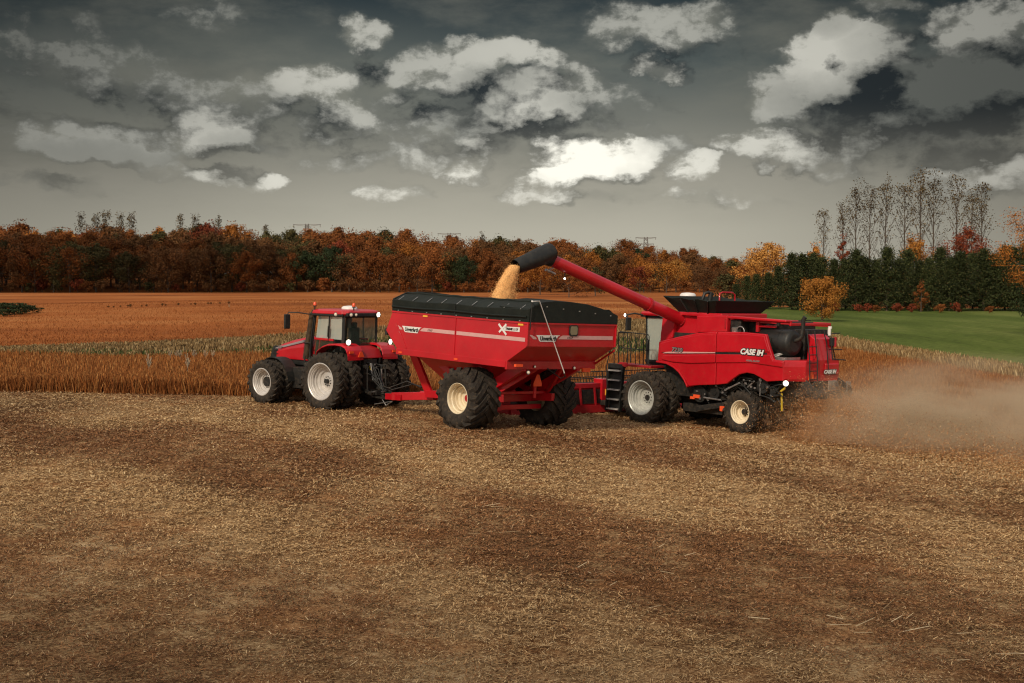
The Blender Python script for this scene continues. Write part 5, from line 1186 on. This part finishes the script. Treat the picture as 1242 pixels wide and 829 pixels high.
w = bpy.data.worlds.new('World'); SC.world = w; w.use_nodes = True
N = w.node_tree.nodes; L = w.node_tree.links; N.clear()
outn = N.new('ShaderNodeOutputWorld'); bg = N.new('ShaderNodeBackground'); L.new(bg.outputs[0], outn.inputs[0]); bg.inputs['Strength'].default_value = .1
def inp(n, i, v):
    if hasattr(v, 'is_linked') or hasattr(v, 'links'): L.new(v, n.inputs[i])
    else: n.inputs[i].default_value = v
def ma(op, a, b=0., c=0., clamp=False):
    n = N.new('ShaderNodeMath'); n.operation = op; n.use_clamp = clamp; inp(n, 0, a); inp(n, 1, b)
    if op in ('MULTIPLY_ADD',): inp(n, 2, c)
    return n.outputs[0]
def vm(op, a, b=None, c=None):
    n = N.new('ShaderNodeVectorMath'); n.operation = op; inp(n, 0, a)
    if b is not None: inp(n, 1, b)
    if c is not None: inp(n, 2, c)
    return n.outputs['Value'] if op in ('LENGTH', 'DOT_PRODUCT') else n.outputs[0]
def mrange(v, a, b, c=0., d=1., smooth=True):
    n = N.new('ShaderNodeMapRange'); n.interpolation_type = 'SMOOTHSTEP' if smooth else 'LINEAR'
    for i, q_ in enumerate((v, a, b, c, d)): inp(n, i, q_)
    return n.outputs[0]
def mixc(f, a, b, op='MIX'):
    n = N.new('ShaderNodeMixRGB'); n.blend_type = op; inp(n, 0, f); inp(n, 1, a); inp(n, 2, b); return n.outputs[0]
def noise(vec, sc, det=6, rough=.6, lac=2.0):
    n = N.new('ShaderNodeTexNoise'); n.inputs['Scale'].default_value = sc; n.inputs['Detail'].default_value = det; n.inputs['Roughness'].default_value = rough; n.inputs['Lacunarity'].default_value = lac; L.new(vec, n.inputs['Vector'])
    return n.outputs['Fac'], n.outputs['Color']
tc = N.new('ShaderNodeTexCoord'); sx = N.new('ShaderNodeSeparateXYZ'); L.new(tc.outputs['Generated'], sx.inputs[0])
az = ma('ARCTAN2', sx.outputs[0], sx.outputs[1]); el = ma('ARCSINE', sx.outputs[2])
cb = N.new('ShaderNodeCombineXYZ'); L.new(az, cb.inputs[0]); L.new(el, cb.inputs[1]); P0 = cb.outputs[0]
# domain warp makes the cloud outlines billow; a cloud layer in perspective adds the smaller broken cloud
_, nc = noise(vm('MULTIPLY', P0, (1, 1.3, 1)), 20, 6, .58)
WARP = vm('MULTIPLY', vm('SUBTRACT', nc, (.5, .5, .5)), (.062, .040, 0))
P1 = vm('ADD', P0, WARP)
inv = ma('DIVIDE', 1., ma('ADD', ma('MAXIMUM', el, 0.), .075)); cpl = N.new('ShaderNodeCombineXYZ'); L.new(ma('MULTIPLY', az, inv), cpl.inputs[0]); L.new(inv, cpl.inputs[1])
lay, _ = noise(vm('ADD', vm('MULTIPLY', cpl.outputs[0], (1, .55, 1)), (3.7, 1.9, 0)), 1.5, 8, .62)
lay2, _ = noise(vm('ADD', vm('MULTIPLY', cpl.outputs[0], (1, .55, 1)), (3.63, 1.97, 0)), 1.5, 8, .62)
CL = [  # photo x, y, half width, half height, weight, brightness
 (110, 172, 95, 24, .85, .55), (70, 185, 60, 10, .4, .35), (255, 160, 46, 26, .95, .75), (285, 217, 62, 13, .8, .8), (210, 203, 36, 10, .6, .6), (60, 226, 60, 11, .5, .25), (375, 97, 52, 20, .85, .75), (440, 40, 30, 22, .9, .6), (422, 132, 32, 16, .7, .6),
 (545, 78, 62, 30, .8, .6), (620, 68, 60, 18, .85, .7), (600, 105, 60, 20, .7, .25), (640, 132, 62, 32, .9, .7), (700, 100, 60, 20, .55, .55), (715, 188, 70, 28, 1.2, 1.6), (660, 216, 40, 14, .8, 1.3), (565, 212, 30, 11, .75, 1.0), (478, 237, 42, 11, .6, .8), (700, 238, 70, 9, .45, .8),
 (842, 205, 32, 17, .9, 1.0), (930, 176, 56, 20, .9, .9), (852, 236, 44, 10, .6, .9), (796, 79, 30, 15, .9, .65), (805, 30, 95, 28, .85, .5), (960, 120, 50, 30, .8, .6), (1010, 72, 50, 44, 1.15, .85), (1060, 60, 40, 34, .8, .5), (1110, 118, 135, 36, 1.1, .10), (1200, 110, 110, 42, 1.3, .05), (1195, 38, 60, 34, .9, .6), (1205, 205, 78, 30, 1.0, .75),
 (1005, 28, 22, 14, .6, .4), (1080, 6, 46, 9, .6, .3), (930, 208, 12, 8, .6, .8), (962, 207, 14, 10, .6, .7), (1090, 165, 130, 22, .6, .5), (180, 95, 120, 34, .5, .4), (330, 130, 110, 45, .45, .5), (60, 60, 110, 40, .4, .3), (1000, 195, 60, 16, .5, .6), (500, 160, 120, 40, .35, .6), (790, 178, 40, 20, .5, .6), (250, 25, 50, 16, .35, .35), (760, 130, 60, 25, .3, .5),
 (520, 195, 40, 14, .5, .7), (590, 180, 40, 20, .55, .8), (640, 237, 50, 8, .5, .8), (762, 205, 30, 12, .6, .8), (400, 195, 50, 12, .45, .6), (330, 214, 20, 9, .6, 1.0), (900, 250, 60, 8, .4, .7), (560, 140, 45, 22, .6, .22), (480, 92, 40, 25, .6, .5), (690, 125, 35, 14, .6, .3), (140, 185, 80, 14, .6, .15), (280, 170, 30, 12, .5, .15)]
def field(P, with_b):
    T = None; B = None
    for cx_, cy_, rx, ry, wt, br in CL:
        a0, e0 = azel(cx_, cy_); ix, iy = F / (rx * 1.22), F / (ry * 1.26)
        d = vm('MULTIPLY_ADD', P, (ix, iy, 0), (-a0 * ix, -e0 * iy, 0)); q_ = ma('SUBTRACT', 1., vm('DOT_PRODUCT', d, d), clamp=True)
        T = ma('MULTIPLY', q_, wt) if T is None else ma('MULTIPLY_ADD', q_, wt, T)
        if with_b: B = ma('MULTIPLY', q_, wt * br) if B is None else ma('MULTIPLY_ADD', q_, wt * br, B)
    return T, B
LAYW = mrange(ma('MULTIPLY', el, 180 / math.pi), 1.5, 5., 0., 2.4)
LAYF = mrange(ma('MULTIPLY', el, 180 / math.pi), 4., 9., 0., .9)
def thick(P, T, ly):
    f, _ = noise(vm('ADD', vm('MULTIPLY', P, (1, 1.4, 1)), vm('MULTIPLY', WARP, (.25, .25, 0))), 40, 9, .63)
    return ma('ADD', ma('MULTIPLY_ADD', ma('SUBTRACT', f, .5), ma('ADD', mrange(T, 0., .35, .5, 3.1), LAYF), T), ma('MULTIPLY', ma('SUBTRACT', ly, .47), LAYW)), f
T0, B0 = field(P1, True)
tA, fA = thick(P0, T0, lay)
P2 = vm('ADD', P1, (-.009, .023, 0)); T2, _ = field(P2, False); tB, _ = thick(vm('ADD', P0, (-.0035, .0075, 0)), T2, lay2)
cover = mrange(tA, .08, .95)
bright = ma('DIVIDE', B0, ma('ADD', T0, .10))
lit = mrange(ma('ADD', ma('MULTIPLY_ADD', ma('SUBTRACT', T0, T2), 1.0, ma('MULTIPLY', ma('SUBTRACT', tA, tB), 1.0)), ma('ADD', ma('MULTIPLY', ma('SUBTRACT', fA, .5), 2.6), ma('MULTIPLY', bright, .66))), -.40, 1.42, smooth=False)
# clear and veiled sky behind the cumulus
eld = ma('MULTIPLY', el, 180 / math.pi)
rp = N.new('ShaderNodeValToRGB'); L.new(mrange(eld, 0., 16., smooth=False), rp.inputs[0]); e = rp.color_ramp.elements
def srgb(*c): return tuple(((v / 255 + .055) / 1.055) ** 2.4 if v > 10 else v / 255 / 12.92 for v in c)
GR = [(0, (182, 177, 161)), (.14, (172, 168, 153)), (.28, (150, 147, 135)), (.42, (112, 114, 107)), (.55, (76, 84, 83)), (.72, (40, 51, 56)), (1, (40, 51, 57))]
while len(e) < len(GR): e.new(.5)
for i, (p_, c_) in enumerate(GR): e[i].position = p_; e[i].color = rgb(srgb(*c_))
vf, _ = noise(vm('MULTIPLY', P0, (1, 2.6, 1)), 7, 7, .6)
veil = mrange(vf, .40, .72)
sheet = ma('ADD', mrange(vm('LENGTH', vm('MULTIPLY', vm('SUBTRACT', P0, (azel(300, 130)[0], azel(300, 130)[1], 0)), (1 / .20, 1 / .075, 0))), 1.2, .2), 0.)
side_dark = mrange(ma('ABSOLUTE', az), .04, .40, 1.04, .58)
base = mixc(ma('MULTIPLY', ma('MAXIMUM', ma('MULTIPLY', veil, .55), ma('MULTIPLY', sheet, ma('MULTIPLY_ADD', veil, .5, .35))), mrange(eld, 2., 5.)), rp.outputs[0], rgb(srgb(118, 118, 108)))
hi = mixc(mrange(bright, .15, 1.25, smooth=False), mixc(mrange(eld, 2., 6.), rgb(srgb(172, 168, 154)), rgb(srgb(100, 103, 98))), rgb(srgb(255, 252, 238)))
lo_ = mixc(mrange(eld, 2., 7.5), rgb(srgb(138, 136, 125)), rgb(srgb(40, 46, 49)))
cloudc = mixc(lit, lo_, hi)
base = mixc(ma('MULTIPLY', mrange(T0, .02, .75), .62), base, mixc(mrange(ma('ADD', ma('SUBTRACT', T0, T2), ma('MULTIPLY', bright, .4)), -.3, .8), mixc(mrange(eld, 2., 7.), rgb(srgb(150, 148, 136)), rgb(srgb(52, 58, 60))), mixc(mrange(eld, 2., 7.), rgb(srgb(176, 172, 158)), rgb(srgb(128, 128, 118)))))
front = mixc(ma('MULTIPLY', side_dark, 1.), rgb((0, 0, 0)), mixc(ma('MULTIPLY', cover, .95), base, cloudc))
front10 = mixc(1., front, (10., 10., 10., 1), 'MULTIPLY')
# the rest of the sky: Nishita seen through broken bright cloud
sky = N.new('ShaderNodeTexSky'); sky.sky_type = 'NISHITA'; sky.sun_disc = False; sky.sun_elevation = SUN_EL; sky.sun_rotation = SUN_AZ % (2 * math.pi); sky.altitude = 300; sky.air_density = 1.2; sky.dust_density = 2.5
of, _ = noise(tc.outputs['Generated'], 3.2, 7, .6)
over = mixc(mrange(of, .40, .62, .35, .95), sky.outputs[0], (OVER := (5.2, 4.7, 4.1, 1)))
blend = ma('MAXIMUM', mrange(eld, 14., 26.), mrange(ma('ABSOLUTE', az), .75, 1.3))
full = mixc(blend, front10, over)
L.new(full, bg.inputs['Color'])

SC.view_settings.view_transform = 'Standard'; SC.view_settings.look = 'None'; SC.view_settings.exposure = .12; SC.view_settings.gamma = 1; SC.view_settings.use_curve_mapping = False
SC.cycles.volume_step_rate = 2.0; SC.cycles.volume_max_steps = 128; SC.cycles.volume_bounces = 1; SC.cycles.transparent_max_bounces = 16; SC.cycles.max_bounces = 6; SC.cycles.use_denoising = True
SC.cycles.filter_width = 1.2
